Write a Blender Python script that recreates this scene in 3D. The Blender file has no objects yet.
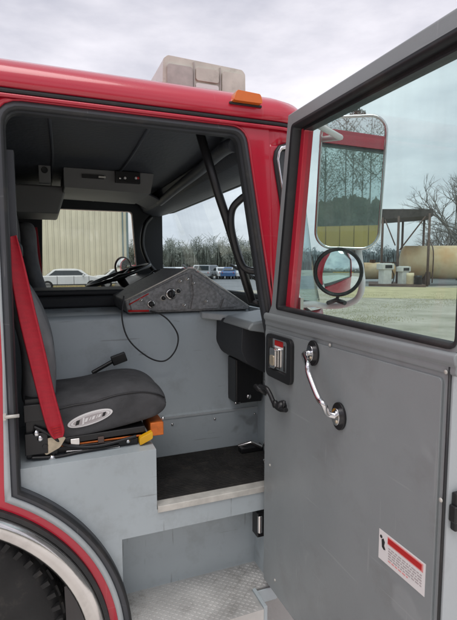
import bpy, bmesh, math, random
from math import sin, cos, pi, radians, sqrt
from mathutils import Vector, Matrix, noise
from mathutils.geometry import tessellate_polygon
random.seed(7)
S = bpy.context.scene
COL = S.collection

# ------------------------------------------------------------------ camera
CAM = Vector((0, -1.5, 1.70)); YAW = radians(21.6); PITCH = radians(5.55); FPX = 463.0
FW = Vector((sin(YAW)*cos(PITCH), cos(YAW)*cos(PITCH), -sin(PITCH)))
RT = Vector((cos(YAW), -sin(YAW), 0)); UP = RT.cross(FW)
cd = bpy.data.cameras.new('camera'); cam = bpy.data.objects.new('camera', cd); COL.objects.link(cam)
cam.location = CAM
cam.rotation_euler = FW.to_track_quat('-Z', 'Y').to_euler()
cd.sensor_fit = 'VERTICAL'; cd.sensor_height = 24; cd.lens = FPX/620*24
cd.clip_start = .02; cd.clip_end = 3000
S.camera = cam

def U(px, py, ax, v):
    """real point on the plane ax=v measured from the photograph"""
    d = FW*FPX + RT*(px-228.5) - UP*(py-310)
    i = 'XYZ'.index(ax); t = (v-CAM[i])/d[i]
    return CAM + d*t

# ------------------------------------------------------------------ materials
def mat(name, col, rough=.5, metal=0, coat=0, bump=0, bscale=200, var=0, vscale=3, spec=.5, bdist=.001, stretch=None, col2=None, grime=0, gscale=8):
    m = bpy.data.materials.new(name); m.use_nodes = True
    n = m.node_tree.nodes; l = m.node_tree.links
    b = n['Principled BSDF']
    b.inputs['Base Color'].default_value = (*col, 1); b.inputs['Roughness'].default_value = rough
    b.inputs['Metallic'].default_value = metal; b.inputs['Specular IOR Level'].default_value = spec
    if coat: b.inputs['Coat Weight'].default_value = coat; b.inputs['Coat Roughness'].default_value = .08
    tc = n.new('ShaderNodeTexCoord'); mp = n.new('ShaderNodeMapping')
    l.new(tc.outputs['Object'], mp.inputs['Vector'])
    if stretch: mp.inputs['Scale'].default_value = stretch
    if var or col2:
        t = n.new('ShaderNodeTexNoise'); t.inputs['Scale'].default_value = vscale; t.inputs['Detail'].default_value = 6
        l.new(mp.outputs['Vector'], t.inputs['Vector'])
        r = n.new('ShaderNodeValToRGB'); r.color_ramp.elements[0].position = .32; r.color_ramp.elements[1].position = .68
        c2 = col2 or tuple(min(1, c*(1+var)) for c in col); c1 = col if col2 else tuple(c*(1-var) for c in col)
        r.color_ramp.elements[0].color = (*c1, 1); r.color_ramp.elements[1].color = (*c2, 1)
        l.new(t.outputs['Fac'], r.inputs['Fac']); out = r.outputs['Color']
        if grime:
            t2 = n.new('ShaderNodeTexNoise'); t2.inputs['Scale'].default_value = gscale; t2.inputs['Detail'].default_value = 10; t2.inputs['Roughness'].default_value = .7
            l.new(mp.outputs['Vector'], t2.inputs['Vector'])
            r2 = n.new('ShaderNodeValToRGB'); r2.color_ramp.elements[0].position = .52; r2.color_ramp.elements[1].position = .75
            r2.color_ramp.elements[0].color = (0, 0, 0, 1); r2.color_ramp.elements[1].color = (grime, grime, grime, 1)
            l.new(t2.outputs['Fac'], r2.inputs['Fac'])
            mx = n.new('ShaderNodeMix'); mx.data_type = 'RGBA'
            l.new(r2.outputs['Color'], mx.inputs[0]); l.new(out, mx.inputs[6]); mx.inputs[7].default_value = (.12, .10, .08, 1)
            out = mx.outputs[2]
        l.new(out, b.inputs['Base Color'])
        rr = n.new('ShaderNodeMapRange'); rr.inputs[3].default_value = rough*.85; rr.inputs[4].default_value = min(1, rough*1.2)
        l.new(t.outputs['Fac'], rr.inputs[0]); l.new(rr.outputs[0], b.inputs['Roughness'])
    if bump:
        t = n.new('ShaderNodeTexNoise'); t.inputs['Scale'].default_value = bscale; t.inputs['Detail'].default_value = 3
        l.new(mp.outputs['Vector'], t.inputs['Vector'])
        bp = n.new('ShaderNodeBump'); bp.inputs['Strength'].default_value = bump; bp.inputs['Distance'].default_value = bdist
        l.new(t.outputs['Fac'], bp.inputs['Height']); l.new(bp.outputs['Normal'], b.inputs['Normal'])
    return m

def surface_wear(m, scratch=.0, wave=.0, wscale=5, wdist=.01, scol=(.5, .5, .5)):
    """thin scratches in the paint and slow unevenness of the sheet or cloth"""
    n = m.node_tree.nodes; l = m.node_tree.links; b = n['Principled BSDF']; tc = n.new('ShaderNodeTexCoord')
    if scratch and b.inputs['Base Color'].links:
        src = b.inputs['Base Color'].links[0].from_socket; prev = src
        for rot, sc in (((.3, .5, .2), (3, 3, 70)), ((1.1, .2, 1.4), (60, 4, 4)), ((.5, 1.2, .7), (5, 90, 5))):
            mp = n.new('ShaderNodeMapping'); mp.inputs['Rotation'].default_value = rot; mp.inputs['Scale'].default_value = sc
            l.new(tc.outputs['Object'], mp.inputs[0]); t = n.new('ShaderNodeTexNoise'); t.inputs['Scale'].default_value = 1; t.inputs['Detail'].default_value = 3
            l.new(mp.outputs[0], t.inputs['Vector']); r = n.new('ShaderNodeMapRange'); r.inputs[1].default_value = .685; r.inputs[2].default_value = .72; r.inputs[4].default_value = scratch
            l.new(t.outputs['Fac'], r.inputs[0]); x = n.new('ShaderNodeMix'); x.data_type = 'RGBA'; l.new(r.outputs[0], x.inputs[0]); l.new(prev, x.inputs[6]); x.inputs[7].default_value = (*scol, 1); prev = x.outputs[2]
        l.new(prev, b.inputs['Base Color'])
    if wave:
        t = n.new('ShaderNodeTexNoise'); t.inputs['Scale'].default_value = wscale; t.inputs['Detail'].default_value = 2; l.new(tc.outputs['Object'], t.inputs['Vector'])
        bp = n.new('ShaderNodeBump'); bp.inputs['Strength'].default_value = wave; bp.inputs['Distance'].default_value = wdist; l.new(t.outputs['Fac'], bp.inputs['Height'])
        if b.inputs['Normal'].links: l.new(b.inputs['Normal'].links[0].from_socket, bp.inputs['Normal'])
        l.new(bp.outputs['Normal'], b.inputs['Normal'])

def glassmat(name, tint, ior=1.45, dirt=.03):
    m = bpy.data.materials.new(name); m.use_nodes = True
    n = m.node_tree.nodes; l = m.node_tree.links
    n.remove(n['Principled BSDF']); o = n['Material Output']
    tr = n.new('ShaderNodeBsdfTransparent'); tr.inputs[0].default_value = (*tint, 1)
    gl = n.new('ShaderNodeBsdfGlossy'); gl.inputs['Roughness'].default_value = .02
    lw = n.new('ShaderNodeLayerWeight'); lw.inputs[0].default_value = .5
    pw = n.new('ShaderNodeMath'); pw.operation = 'POWER'; pw.inputs[1].default_value = 4.5; l.new(lw.outputs['Facing'], pw.inputs[0])
    fr = n.new('ShaderNodeMapRange'); fr.inputs[3].default_value = .04; fr.inputs[4].default_value = .75; l.new(pw.outputs[0], fr.inputs[0])
    mx = n.new('ShaderNodeMixShader'); l.new(fr.outputs[0], mx.inputs[0]); l.new(tr.outputs[0], mx.inputs[1]); l.new(gl.outputs[0], mx.inputs[2])
    df = n.new('ShaderNodeBsdfDiffuse'); df.inputs[0].default_value = (.6, .62, .6, 1)
    t = n.new('ShaderNodeTexNoise'); tc = n.new('ShaderNodeTexCoord'); mp = n.new('ShaderNodeMapping'); mp.inputs['Scale'].default_value = (9, 9, 1.2)
    l.new(tc.outputs['Object'], mp.inputs[0]); l.new(mp.outputs[0], t.inputs['Vector']); t.inputs['Scale'].default_value = 2.5; t.inputs['Detail'].default_value = 5
    mr = n.new('ShaderNodeMapRange'); mr.inputs[1].default_value = .4; mr.inputs[2].default_value = .75; mr.inputs[3].default_value = dirt*.3; mr.inputs[4].default_value = dirt*2
    l.new(t.outputs['Fac'], mr.inputs[0])
    m2 = n.new('ShaderNodeMixShader'); l.new(mr.outputs[0], m2.inputs[0]); l.new(mx.outputs[0], m2.inputs[1]); l.new(df.outputs[0], m2.inputs[2])
    l.new(m2.outputs[0], o.inputs[0])
    return m

def rib_mat(name, col, period, depth, axis='X', rough=.45, var=.08):
    m = mat(name, col, rough, var=var, vscale=.6)
    n = m.node_tree.nodes; l = m.node_tree.links
    tc = n.new('ShaderNodeTexCoord'); sp = n.new('ShaderNodeSeparateXYZ'); l.new(tc.outputs['Object'], sp.inputs[0])
    mm = n.new('ShaderNodeMath'); mm.operation = 'PINGPONG'; mm.inputs[1].default_value = period/2; l.new(sp.outputs[axis], mm.inputs[0])
    rp = n.new('ShaderNodeMapRange'); rp.inputs[1].default_value = period*.3; rp.inputs[2].default_value = period*.42
    l.new(mm.outputs[0], rp.inputs[0])
    bp = n.new('ShaderNodeBump'); bp.inputs['Distance'].default_value = depth; l.new(rp.outputs[0], bp.inputs['Height'])
    l.new(bp.outputs['Normal'], n['Principled BSDF'].inputs['Normal'])
    return m

M = {}
M['red'] = mat('red_paint', (.50, .012, .035), .27, coat=.7, var=.06, vscale=2, bump=.06, bscale=30, bdist=.002, grime=.10, gscale=14)
M['grey'] = mat('interior_grey_paint', (.415, .465, .485), .40, var=.06, vscale=3, bump=.12, bscale=160, grime=.28, gscale=7)
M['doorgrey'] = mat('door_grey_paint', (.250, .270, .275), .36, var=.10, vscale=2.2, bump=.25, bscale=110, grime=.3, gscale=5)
M['scuff'] = mat('scuffed_grey', (.33, .355, .36), .5)
M['lightgrey'] = mat('pale_grey_paint', (.42, .45, .46), .4, var=.06, grime=.25)
M['rubber'] = mat('black_rubber', (.018, .019, .021), .5, var=.15, bump=.2, bscale=120, grime=.3)
M['plastic'] = mat('black_plastic', (.012, .012, .013), .38, bump=.15, bscale=300, var=.1)
M['trim'] = mat('dark_trim', (.03, .032, .036), .6, bump=.3, bscale=250, var=.15)
M['jamb'] = mat('jamb_grey', (.055, .058, .066), .5, bump=.2, bscale=150, var=.1, grime=.2)
M['liner'] = mat('headliner_vinyl', (.042, .047, .057), .55, bump=.35, bscale=60, bdist=.004, var=.2, vscale=5)
M['liner2'] = mat('overhead_grey', (.175, .175, .172), .5, bump=.2, bscale=150, var=.1)
M['crinkle'] = mat('crinkle_black', (.22, .22, .222), .5, bump=.8, bscale=420, bdist=.0015, var=.3, vscale=90, grime=.25, gscale=20)
M['fabric'] = mat('charcoal_fabric', (.075, .075, .078), .9, bump=.9, bscale=420, bdist=.0015, var=.2, vscale=14, spec=.2)
M['fabric2'] = mat('grey_fabric', (.17, .17, .175), .9, bump=.5, bscale=500, var=.15, vscale=14, spec=.2)
M['belt'] = mat('red_webbing', (.42, .010, .025), .6, bump=.6, bscale=260, var=.1, vscale=30, stretch=(1, 1, 4))
M['chrome'] = mat('chrome', (.75, .75, .76), .12, 1, var=.05, grime=.15)
M['steel'] = mat('stainless', (.72, .70, .68), .17, 1, bump=.15, bscale=40, var=.08, vscale=10, grime=.25)
M['alu'] = mat('tread_aluminium', (.56, .55, .53), .42, .4, var=.15, vscale=8, bump=.2, bscale=90, grime=.5, gscale=12)
M['nosing'] = mat('nosing_metal', (.62, .60, .55), .45, .3, var=.15, vscale=20, grime=.3)
M['mat'] = mat('floor_mat', (.02, .019, .018), .7, bump=.6, bscale=120, bdist=.002, var=.5, vscale=9, grime=.35, gscale=25)
M['tire'] = mat('tire_rubber', (.018, .018, .018), .75, bump=.5, bscale=60, bdist=.003, var=.4, vscale=9, grime=.5, gscale=9)
M['rim'] = mat('wheel_rim', (.4, .4, .4), .35, .8, var=.2, grime=.5)
M['well'] = mat('wheel_well_black', (.012, .012, .012), .8, var=.2)
M['amber'] = mat('amber_lens', (.75, .16, .01), .2, coat=.5, bump=.3, bscale=120, bdist=.002)
M['lens'] = mat('clouded_lens', (.60, .57, .50), .3, coat=.4, var=.12, vscale=12, bump=.3, bscale=30, bdist=.003, grime=.35, gscale=18)
M['lens2'] = mat('clouded_lens_dark', (.44, .41, .38), .3, coat=.4, var=.15, vscale=25)
M['white'] = mat('white_print', (.78, .76, .75), .5, var=.03)
M['print'] = mat('grey_print', (.42, .38, .38), .6)
M['redprint'] = mat('red_print', (.50, .012, .012), .5)
M['pinkprint'] = mat('pale_red_print', (.75, .28, .27), .5)
M['black'] = mat('black_print', (.015, .015, .015), .6)
M['yellow'] = mat('yellow_knob', (.80, .42, .01), .4)
M['orange'] = mat('orange_box', (.62, .15, .02), .5, var=.3, vscale=30)
M['brass'] = mat('brass_plate', (.55, .47, .35), .4, .6, var=.2, vscale=40)
M['mirror'] = mat('mirror_silver', (.86, .88, .87), .015, 1)
M['glass'] = glassmat('door_glass', (.83, .925, .91), dirt=.03)
M['wglass'] = glassmat('windshield_glass', (.80, .91, .93), dirt=.025)
M['cglass'] = glassmat('clear_glass', (.9, .93, .9), dirt=.02)
M['carwin'] = mat('car_window', (.03, .04, .045), .1, coat=1)
M['carwhite'] = mat('car_white', (.78, .79, .8), .3, coat=.5)
M['carred'] = mat('car_red', (.42, .02, .03), .3, coat=.5)
M['carblue'] = mat('car_blue', (.05, .13, .30), .3, coat=.5)
M['carsilver'] = mat('car_silver', (.40, .42, .44), .3, .3, coat=.5)
M['carteal'] = mat('car_teal', (.22, .28, .29), .3, .2, coat=.5)
M['cardark'] = mat('car_dark', (.04, .05, .055), .3, coat=.5)
M['bld'] = rib_mat('cream_ribbed_metal', (.84, .80, .64), .45, .05)
M['bldgrn'] = mat('roof_dark_trim', (.20, .28, .30), .5)
M['cream'] = mat('cream_trim', (.70, .68, .58), .5)
M['yel'] = rib_mat('yellow_ribbed_metal', (.84, .54, .17), 3.0, .12)
M['rust'] = mat('rusted_tank', (.80, .68, .46), .7, col2=(.60, .36, .16), vscale=.45, bump=.2, bscale=3, grime=.3, gscale=1.5)
M['rustmetal'] = mat('brown_steel', (.13, .085, .07), .7, var=.3)
M['shedroof'] = mat('shed_roof', (.07, .06, .055), .7, var=.3)
M['pump'] = mat('pump_white', (.70, .70, .66), .5, var=.1)
M['bark'] = mat('bark', (.21, .19, .17), .9, var=.3, bump=.5, bscale=8, bdist=.02)
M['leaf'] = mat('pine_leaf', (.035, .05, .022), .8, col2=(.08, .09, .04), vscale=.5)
M['leaf2'] = mat('wood_leaf', (.27, .30, .26), .9, col2=(.38, .39, .34), vscale=.5, bump=1, bscale=2.5, bdist=.3)  # distance haze put into the colour as a paler leaf
M['leaf3'] = mat('wood_leaf_far', (.24, .28, .29), .9, var=.25, vscale=.3)  # pale and bluish: haze of the far trees mixed into their colour
M['grassm'] = mat('dry_grass', (.62, .53, .32), .95, col2=(.45, .40, .22), vscale=.5)

M['brush'] = mat('winter_brush', (.20, .16, .13), .9, col2=(.28, .24, .19), vscale=.4)
M['leaf4'] = mat('wood_leaf_mid', (.16, .18, .15), .9, col2=(.34, .35, .30), vscale=.5, bump=1, bscale=2.5, bdist=.3)
surface_wear(M['grey'], .45, .5, 4, .006, (.16, .16, .155))
surface_wear(M['doorgrey'], .30, .6, 3.5, .008, (.36, .38, .385))
surface_wear(M['fabric'], 0, .8, 16, .012); surface_wear(M['fabric2'], 0, .8, 14, .012); surface_wear(M['belt'], 0, .7, 18, .006)
surface_wear(M['red'], .12, .3, 5, .004, (.55, .2, .2)); surface_wear(M['jamb'], .3, 0, scol=(.18, .18, .18))
# ground
g = mat('gravel', (.34, .32, .24), .95, col2=(.55, .50, .42), vscale=.7, bump=.8, bscale=20, bdist=.03, grime=.35, gscale=2.2); M['ground'] = g
M['asphalt'] = mat('lot_asphalt', (.12, .13, .13), .45, col2=(.24, .25, .25), vscale=.35, bump=.4, bscale=40, bdist=.01)

# ------------------------------------------------------------------ mesh builder
class MB:
    def __init__(s, *mats): s.v = []; s.f = []; s.m = []; s.sm = []; s.mats = list(mats)
    def mi(s, m):
        if m is None: return 0
        if m not in s.mats: s.mats.append(m)
        return s.mats.index(m)
    def add(s, vs, fs, m=None, smooth=False):
        o = len(s.v); s.v += [Vector(v) for v in vs]; k = s.mi(m)
        for f in fs: s.f.append([o+i for i in f]); s.m.append(k); s.sm.append(smooth)
        return s
    def box(s, x0, x1, y0, y1, z0, z1, m=None, rot=None, piv=None):
        vs = [Vector((x, y, z)) for x in (x0, x1) for y in (y0, y1) for z in (z0, z1)]
        if rot is not None:
            p = Vector(piv) if piv else Vector(((x0+x1)/2, (y0+y1)/2, (z0+z1)/2)); vs = [rot @ (v-p)+p for v in vs]
        return s.add(vs, [(0,1,3,2),(4,6,7,5),(0,4,5,1),(2,3,7,6),(0,2,6,4),(1,5,7,3)], m)
    def prism(s, poly, ax, a, b, m=None, holes=(), smooth=False):
        """poly in the two other axes (in axis order), extruded along ax from a to b; holes allowed"""
        def P(p, t):
            if ax == 'Y': return Vector((p[0], t, p[1]))
            if ax == 'X': return Vector((t, p[0], p[1]))
            return Vector((p[0], p[1], t))
        loops = [list(poly)]+[list(h) for h in holes]
        flat = [p for lp in loops for p in lp]; n = len(flat)
        tris = tessellate_polygon([[Vector((p[0], p[1], 0)) for p in lp] for lp in loops])
        vs = [P(p, a) for p in flat]+[P(p, b) for p in flat]
        k0 = len(s.v)
        s.add(vs, [tuple(t) for t in tris]+[tuple(i+n for i in reversed(t)) for t in tris], m)
        fs = []; o = 0
        for lp in loops:
            L = len(lp)
            for i in range(L): j = (i+1) % L; fs.append((o+i, o+j, o+j+n, o+i+n))
            o += L
        vs2 = vs
        s.add(vs2, fs, m, smooth)
        return s
    def tube(s, pts, r, m=None, n=8, closed=False, caps=True, radii=None, flat=None):
        pts = [Vector(p) for p in pts]; N = len(pts); rings = []
        prev = None
        for i, p in enumerate(pts):
            if closed: d = pts[(i+1) % N]-pts[i-1]
            else: d = pts[min(i+1, N-1)]-pts[max(i-1, 0)]
            d.normalize()
            if prev is None:
                a = Vector((0, 0, 1)) if abs(d.z) < .9 else Vector((1, 0, 0)); x = d.cross(a).normalized()
            else:
                x = (prev - d*prev.dot(d)).normalized()
            prev = x; y = d.cross(x); rr = radii[i] if radii else r
            rings.append([p+(x*cos(2*pi*k/n)+y*sin(2*pi*k/n))*rr for k in range(n)])
        vs = [v for R in rings for v in R]; fs = []
        for i in range(N if closed else N-1):
            for k in range(n):
                a = i*n+k; b = i*n+(k+1) % n; c = ((i+1) % N)*n+(k+1) % n; d = ((i+1) % N)*n+k
                fs.append((a, b, c, d))
        s.add(vs, fs, m, True)
        if caps and not closed:
            s.add(rings[0], [tuple(reversed(range(n)))], m); s.add(rings[-1], [tuple(range(n))], m)
        return s
    def lathe(s, prof, c, axis, m=None, n=32, smooth=True):
        """prof: list of (r, h) along axis from point c"""
        axis = Vector(axis).normalized(); a = Vector((0, 0, 1)) if abs(axis.z) < .9 else Vector((1, 0, 0))
        x = axis.cross(a).normalized(); y = axis.cross(x); c = Vector(c)
        vs = [c+axis*h+(x*cos(2*pi*k/n)+y*sin(2*pi*k/n))*r for r, h in prof for k in range(n)]
        fs = []
        for i in range(len(prof)-1):
            for k in range(n):
                q = (k+1) % n; fs.append((i*n+k, i*n+q, (i+1)*n+q, (i+1)*n+k))
        s.add(vs, fs, m, smooth)
        if prof[0][0] > 1e-5: s.add(vs[:n], [tuple(reversed(range(n)))], m)
        if prof[-1][0] > 1e-5: s.add(vs[-n:], [tuple(range(n))], m)
        return s
    def sphere(s, c, r, m=None, n=12, sc=(1, 1, 1)):
        c = Vector(c); vs = []; fs = []
        for i in range(n//2+1):
            t = pi*i/(n//2)
            for k in range(n): a = 2*pi*k/n; vs.append(c+Vector((sin(t)*cos(a)*sc[0], sin(t)*sin(a)*sc[1], cos(t)*sc[2]))*r)
        for i in range(n//2):
            for k in range(n): q = (k+1) % n; fs.append((i*n+k, (i+1)*n+k, (i+1)*n+q, i*n+q))
        return s.add(vs, fs, m, True)
    def grid(s, rows, m=None, smooth=True, closed=False):
        n = len(rows[0]); vs = [v for r in rows for v in r]; fs = []
        for i in range(len(rows)-1):
            for k in range(n if closed else n-1):
                q = (k+1) % n; fs.append((i*n+k, i*n+q, (i+1)*n+q, (i+1)*n+k))
        return s.add(vs, fs, m, smooth)

ORIG = {}
def obj(name, mb, parent=None, bevel=0, seg=2, shade=True, solid=0, matoff=0, sub=0, fix=True):
    o0 = Vector((0, 0, 0))
    if parent is not None: o0 = ORIG[parent.name]
    me = bpy.data.meshes.new(name)
    me.from_pydata([tuple(v-o0) for v in mb.v], [], mb.f)
    for m in mb.mats: me.materials.append(m)
    me.polygons.foreach_set('material_index', mb.m); me.polygons.foreach_set('use_smooth', mb.sm)
    me.update()
    bm = bmesh.new(); bm.from_mesh(me)
    bmesh.ops.remove_doubles(bm, verts=bm.verts, dist=1e-5)
    if fix: bmesh.ops.recalc_face_normals(bm, faces=bm.faces)
    bm.to_mesh(me); bm.free()
    o = bpy.data.objects.new(name, me); COL.objects.link(o)
    if parent is not None: o.parent = parent
    ORIG[o.name] = o0
    if solid:
        sm = o.modifiers.new('s', 'SOLIDIFY'); sm.thickness = solid; sm.offset = -1 if solid > 0 else -1; sm.material_offset = matoff; sm.material_offset_rim = matoff
    if bevel:
        b = o.modifiers.new('b', 'BEVEL'); b.width = bevel; b.segments = seg; b.limit_method = 'ANGLE'; b.angle_limit = radians(35)
        b.harden_normals = False
        for p in me.polygons: p.use_smooth = True
        w = o.modifiers.new('w', 'WEIGHTED_NORMAL'); w.keep_sharp = True
        me.set_sharp_from_angle(angle=radians(35)) if hasattr(me, 'set_sharp_from_angle') else None
    if sub:
        q = o.modifiers.new('q', 'SUBSURF'); q.levels = q.render_levels = sub
        for p in me.polygons: p.use_smooth = True
    return o

def thing(name, label, cat, loc=(0, 0, 0), group=None):
    o = bpy.data.objects.new(name, None); COL.objects.link(o); o.location = loc
    o['label'] = label; o['category'] = cat
    if group: o['group'] = group
    ORIG[o.name] = Vector(loc); o.empty_display_size = .2
    return o
def tag(o, label, cat, group=None):
    o['label'] = label; o['category'] = cat
    if group: o['group'] = group
    return o
def setting(o, kind='structure'):
    o['kind'] = kind; return o

def rrect(x0, x1, z0, z1, r, n=5):
    pts = []
    for cx, cz, a0 in ((x1-r, z1-r, 0), (x0+r, z1-r, 90), (x0+r, z0+r, 180), (x1-r, z0+r, 270)):
        for i in range(n+1): a = radians(a0+90*i/n); pts.append((cx+r*cos(a), cz+r*sin(a)))
    return pts
def round_poly(poly, rad, n=5):
    out = []; N = len(poly)
    for i in range(N):
        p = Vector(poly[i]); r = rad[i] if isinstance(rad, (list, tuple)) else rad
        if r <= 0: out.append(tuple(p)); continue
        a = (Vector(poly[i-1])-p); b = (Vector(poly[(i+1) % N])-p)
        r = min(r, a.length*.49, b.length*.49); A = p+a.normalized()*r; B = p+b.normalized()*r
        for k in range(n+1): t = k/n; out.append(tuple(A*(1-t)**2+p*2*t*(1-t)+B*t*t))
    return out
def smooth_path(pts, n=6):
    pts = [Vector(p) for p in pts]; out = []
    for i in range(len(pts)-1):
        p0 = pts[max(i-1, 0)]; p1 = pts[i]; p2 = pts[i+1]; p3 = pts[min(i+2, len(pts)-1)]
        for k in range(n):
            t = k/n; out.append(.5*((2*p1)+(p2-p0)*t+(2*p0-5*p1+4*p2-p3)*t*t+(3*p1-p0-3*p2+p3)*t**3))
    out.append(pts[-1]); return out
def offset_loop(loop, dist):
    """outward offset of a closed loop; dist(normal, point)"""
    N = len(loop); area = sum(loop[i][0]*loop[(i+1) % N][1]-loop[(i+1) % N][0]*loop[i][1] for i in range(N))
    sg = 1 if area > 0 else -1; out = []
    for i in range(N):
        p = Vector(loop[i]); e1 = (p-Vector(loop[i-1])).normalized(); e2 = (Vector(loop[(i+1) % N])-p).normalized()
        n1 = Vector((e1.y, -e1.x))*sg; n2 = Vector((e2.y, -e2.x))*sg; n = (n1+n2).normalized(); k = max(.5, n.dot(n1))
        out.append(tuple(p+n*dist(n, p)/k))
    return out
def ring(mb, A, B, ya, yb, m=None):
    """band between loops A and B (XZ) sloping from y=ya to y=yb"""
    N = len(A); vs = [(p[0], ya, p[1]) for p in A]+[(p[0], yb, p[1]) for p in B]
    mb.add(vs, [(i, (i+1) % N, (i+1) % N+N, i+N) for i in range(N)], m, True)

# ================================================================== FIRE TRUCK
W = 2.30
T = thing('fire_truck', 'red fire truck with grey cab interior and its near door standing open', 'fire truck', (-.4, 1.15, 0))
AC = (-.45, .42)
def arc(R, a0, a1, n=24, c=AC): return [(c[0]+R*cos(radians(a0+(a1-a0)*i/n)), c[1]+R*sin(radians(a0+(a1-a0)*i/n))) for i in range(n+1)]

# opening (inner edge of the seal)
Ro = .690
a_bot = math.degrees(math.asin((.455-AC[1])/Ro)); a_top = math.degrees(math.acos((-.092-AC[0])/Ro))
OPEN = []
OPEN += round_poly([(-.092, 1.4), (-.092, 2.142), (.634, 2.142), (.734, 1.56), (.768, 1.40)], [0, .05, .03, .05, 0])
OPEN += [(.775, .455)]
OPEN += arc(Ro, a_bot, a_top, 22)
# round the notch where arch meets the pillar
OPEN += [(-.092, 1.035)]
def sstep(a, b, x): t = max(0, min(1, (x-a)/(b-a))); return t*t*(3-2*t)
def d_seal(n, p):
    if n.y < -.9 and p.y < .6: return .003
    if p.x < .5: return .027
    w = .005+.023*sstep(1.38, 1.58, p.y)
    return .027+(w-.027)*sstep(.2, .95, n.x)
OUT1 = offset_loop(OPEN, d_seal)
OUT2 = offset_loop(OPEN, lambda n, p: d_seal(n, p)+((.007 if n.x < -.97 and p.y > 1.15 else .018) if (n.x < -.3) else .004))

side = [(-1.7, .440)]+list(reversed(arc(.620, 1.85, 178.15, 60)))+[(.786, .440), (.786, 1.53), (.757, 1.63), (.745, 2.2), (-1.7, 2.2)]
mb = MB(M['red']); mb.prism(side, 'Y', 0, .03, holes=[OUT2])
body = obj('cab_side_panel', mb, T, bevel=.003)
far = MB(M['red']); fwin = [(-.02, 1.50), (.70, 1.50), (.66, 2.12), (0, 2.12)]
far.prism(side, 'Y', W, W-.03, holes=[round_poly(fwin, .03)])
far_body = obj('cab_side_panel', far, T, bevel=.003)
# painted strip, flange and door seal around the opening
mb = MB(M['lightgrey'])
idx = [i for i in range(len(OPEN))]
vs = [(p[0], -.004, p[1]) for p in OUT2]+[(p[0], -.004, p[1]) for p in OUT1]+[(p[0], .02, p[1]) for p in OUT2]+[(p[0], .03, p[1]) for p in OUT1]; N = len(OPEN)
fs = []; ms = []
for i in range(N):
    j = (i+1) % N
    left = OUT2[i][0] < .25 and OUT2[j][0] < .25 and OUT2[i][1] < 2.05
    k = M['lightgrey'] if left else M['red']
    mb.add([vs[i], vs[j], vs[j+N], vs[i+N]], [(0, 1, 2, 3)], k, True)
    mb.add([vs[i], vs[j], vs[j+2*N], vs[i+2*N]], [(0, 1, 2, 3)], k, True)
    mb.add([vs[i+N], vs[j+N], vs[j+3*N], vs[i+3*N]], [(0, 1, 2, 3)], k, True)
obj('door_frame_strip', mb, T)
mb = MB(M['jamb'])
mid = offset_loop(OPEN, lambda n, p: d_seal(n, p)*.35)
ring(mb, OUT1, mid, .004, -.010, M['jamb']); ring(mb, mid, OPEN, -.010, .004, M['rubber'])
ring(mb, OPEN, OPEN, .004, .025, M['jamb'])
inn = offset_loop(OPEN, lambda n, p: -.012 if p.y > 1.1 else -.004)
ring(mb, OPEN, OPEN, .025, .05, M['trim'])
obj('door_seal', mb, T)
# inner dark lining of the side wall above the seat line
mb = MB(M['trim'])
lin = [(-.30, 1.07), (-.30, 2.19), (.86, 2.19), (.86, 1.2), (.90, .47), (.79, .47), (.782, 1.40), (.748, 1.56), (.648, 2.16), (-.10, 2.16), (-.10, 1.07)]
mb.prism(lin, 'Y', .031, .040)
obj('inner_side_lining', mb, T)
mb = MB(M['trim'])
lin2 = [(-.30, .9), (.90, .9), (.90, 2.19), (-.30, 2.19)]
mb.prism(lin2, 'Y', W-.07, W-.05, holes=[round_poly(fwin, .03)])
mb.prism(round_poly([(-.03, 1.49), (.71, 1.49), (.67, 2.13), (-.01, 2.13)], .03), 'Y', W-.05, W-.032, holes=[round_poly(fwin, .03)], m=M['rubber'])
obj('far_side_lining', mb, T)
mb = MB(M['cglass']); mb.box(-.02, .70, W-.016, W-.012, 1.5, 2.12)
obj('far_door_glass', mb, T)

# wheel arch: rubber, stainless fender, liner
def archband(R0, R1, y0, y1, m, a0=-6, a1=186):
    mb = MB(m); A = arc(R0, a0, a1, 60); B = arc(R1, a0, a1, 60)
    mb.prism(A+list(reversed(B)), 'Y', y0, y1); return mb
obj('fender_rubber', archband(.604, .6195, -.014, .03, M['rubber']), T, bevel=.003)
mb = MB(M['steel'])
for (r0, y0), (r1, y1) in zip([(.546, .02), (.546, -.026), (.556, -.034), (.580, -.036), (.596, -.030), (.603, -.016), (.603, .02)][:-1],
                              [(.546, -.026), (.556, -.034), (.580, -.036), (.596, -.030), (.603, -.016), (.603, .02)]):
    A = arc(r0, -6, 186, 70); B = arc(r1, -6, 186, 70)
    mb.grid([[Vector((p[0], y0, p[1])) for p in A], [Vector((p[0], y1, p[1])) for p in B]])
obj('fender_trim', mb, T)
mb = MB(M['well'])
A = arc(.60, -8, 188, 40)
mb.grid([[Vector((p[0], .025, p[1])) for p in A], [Vector((p[0], .48, p[1])) for p in A]])
mb.prism(arc(.62, -8, 188, 30), 'Y', .48, .49)
obj('wheel_well', mb, T)

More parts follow.
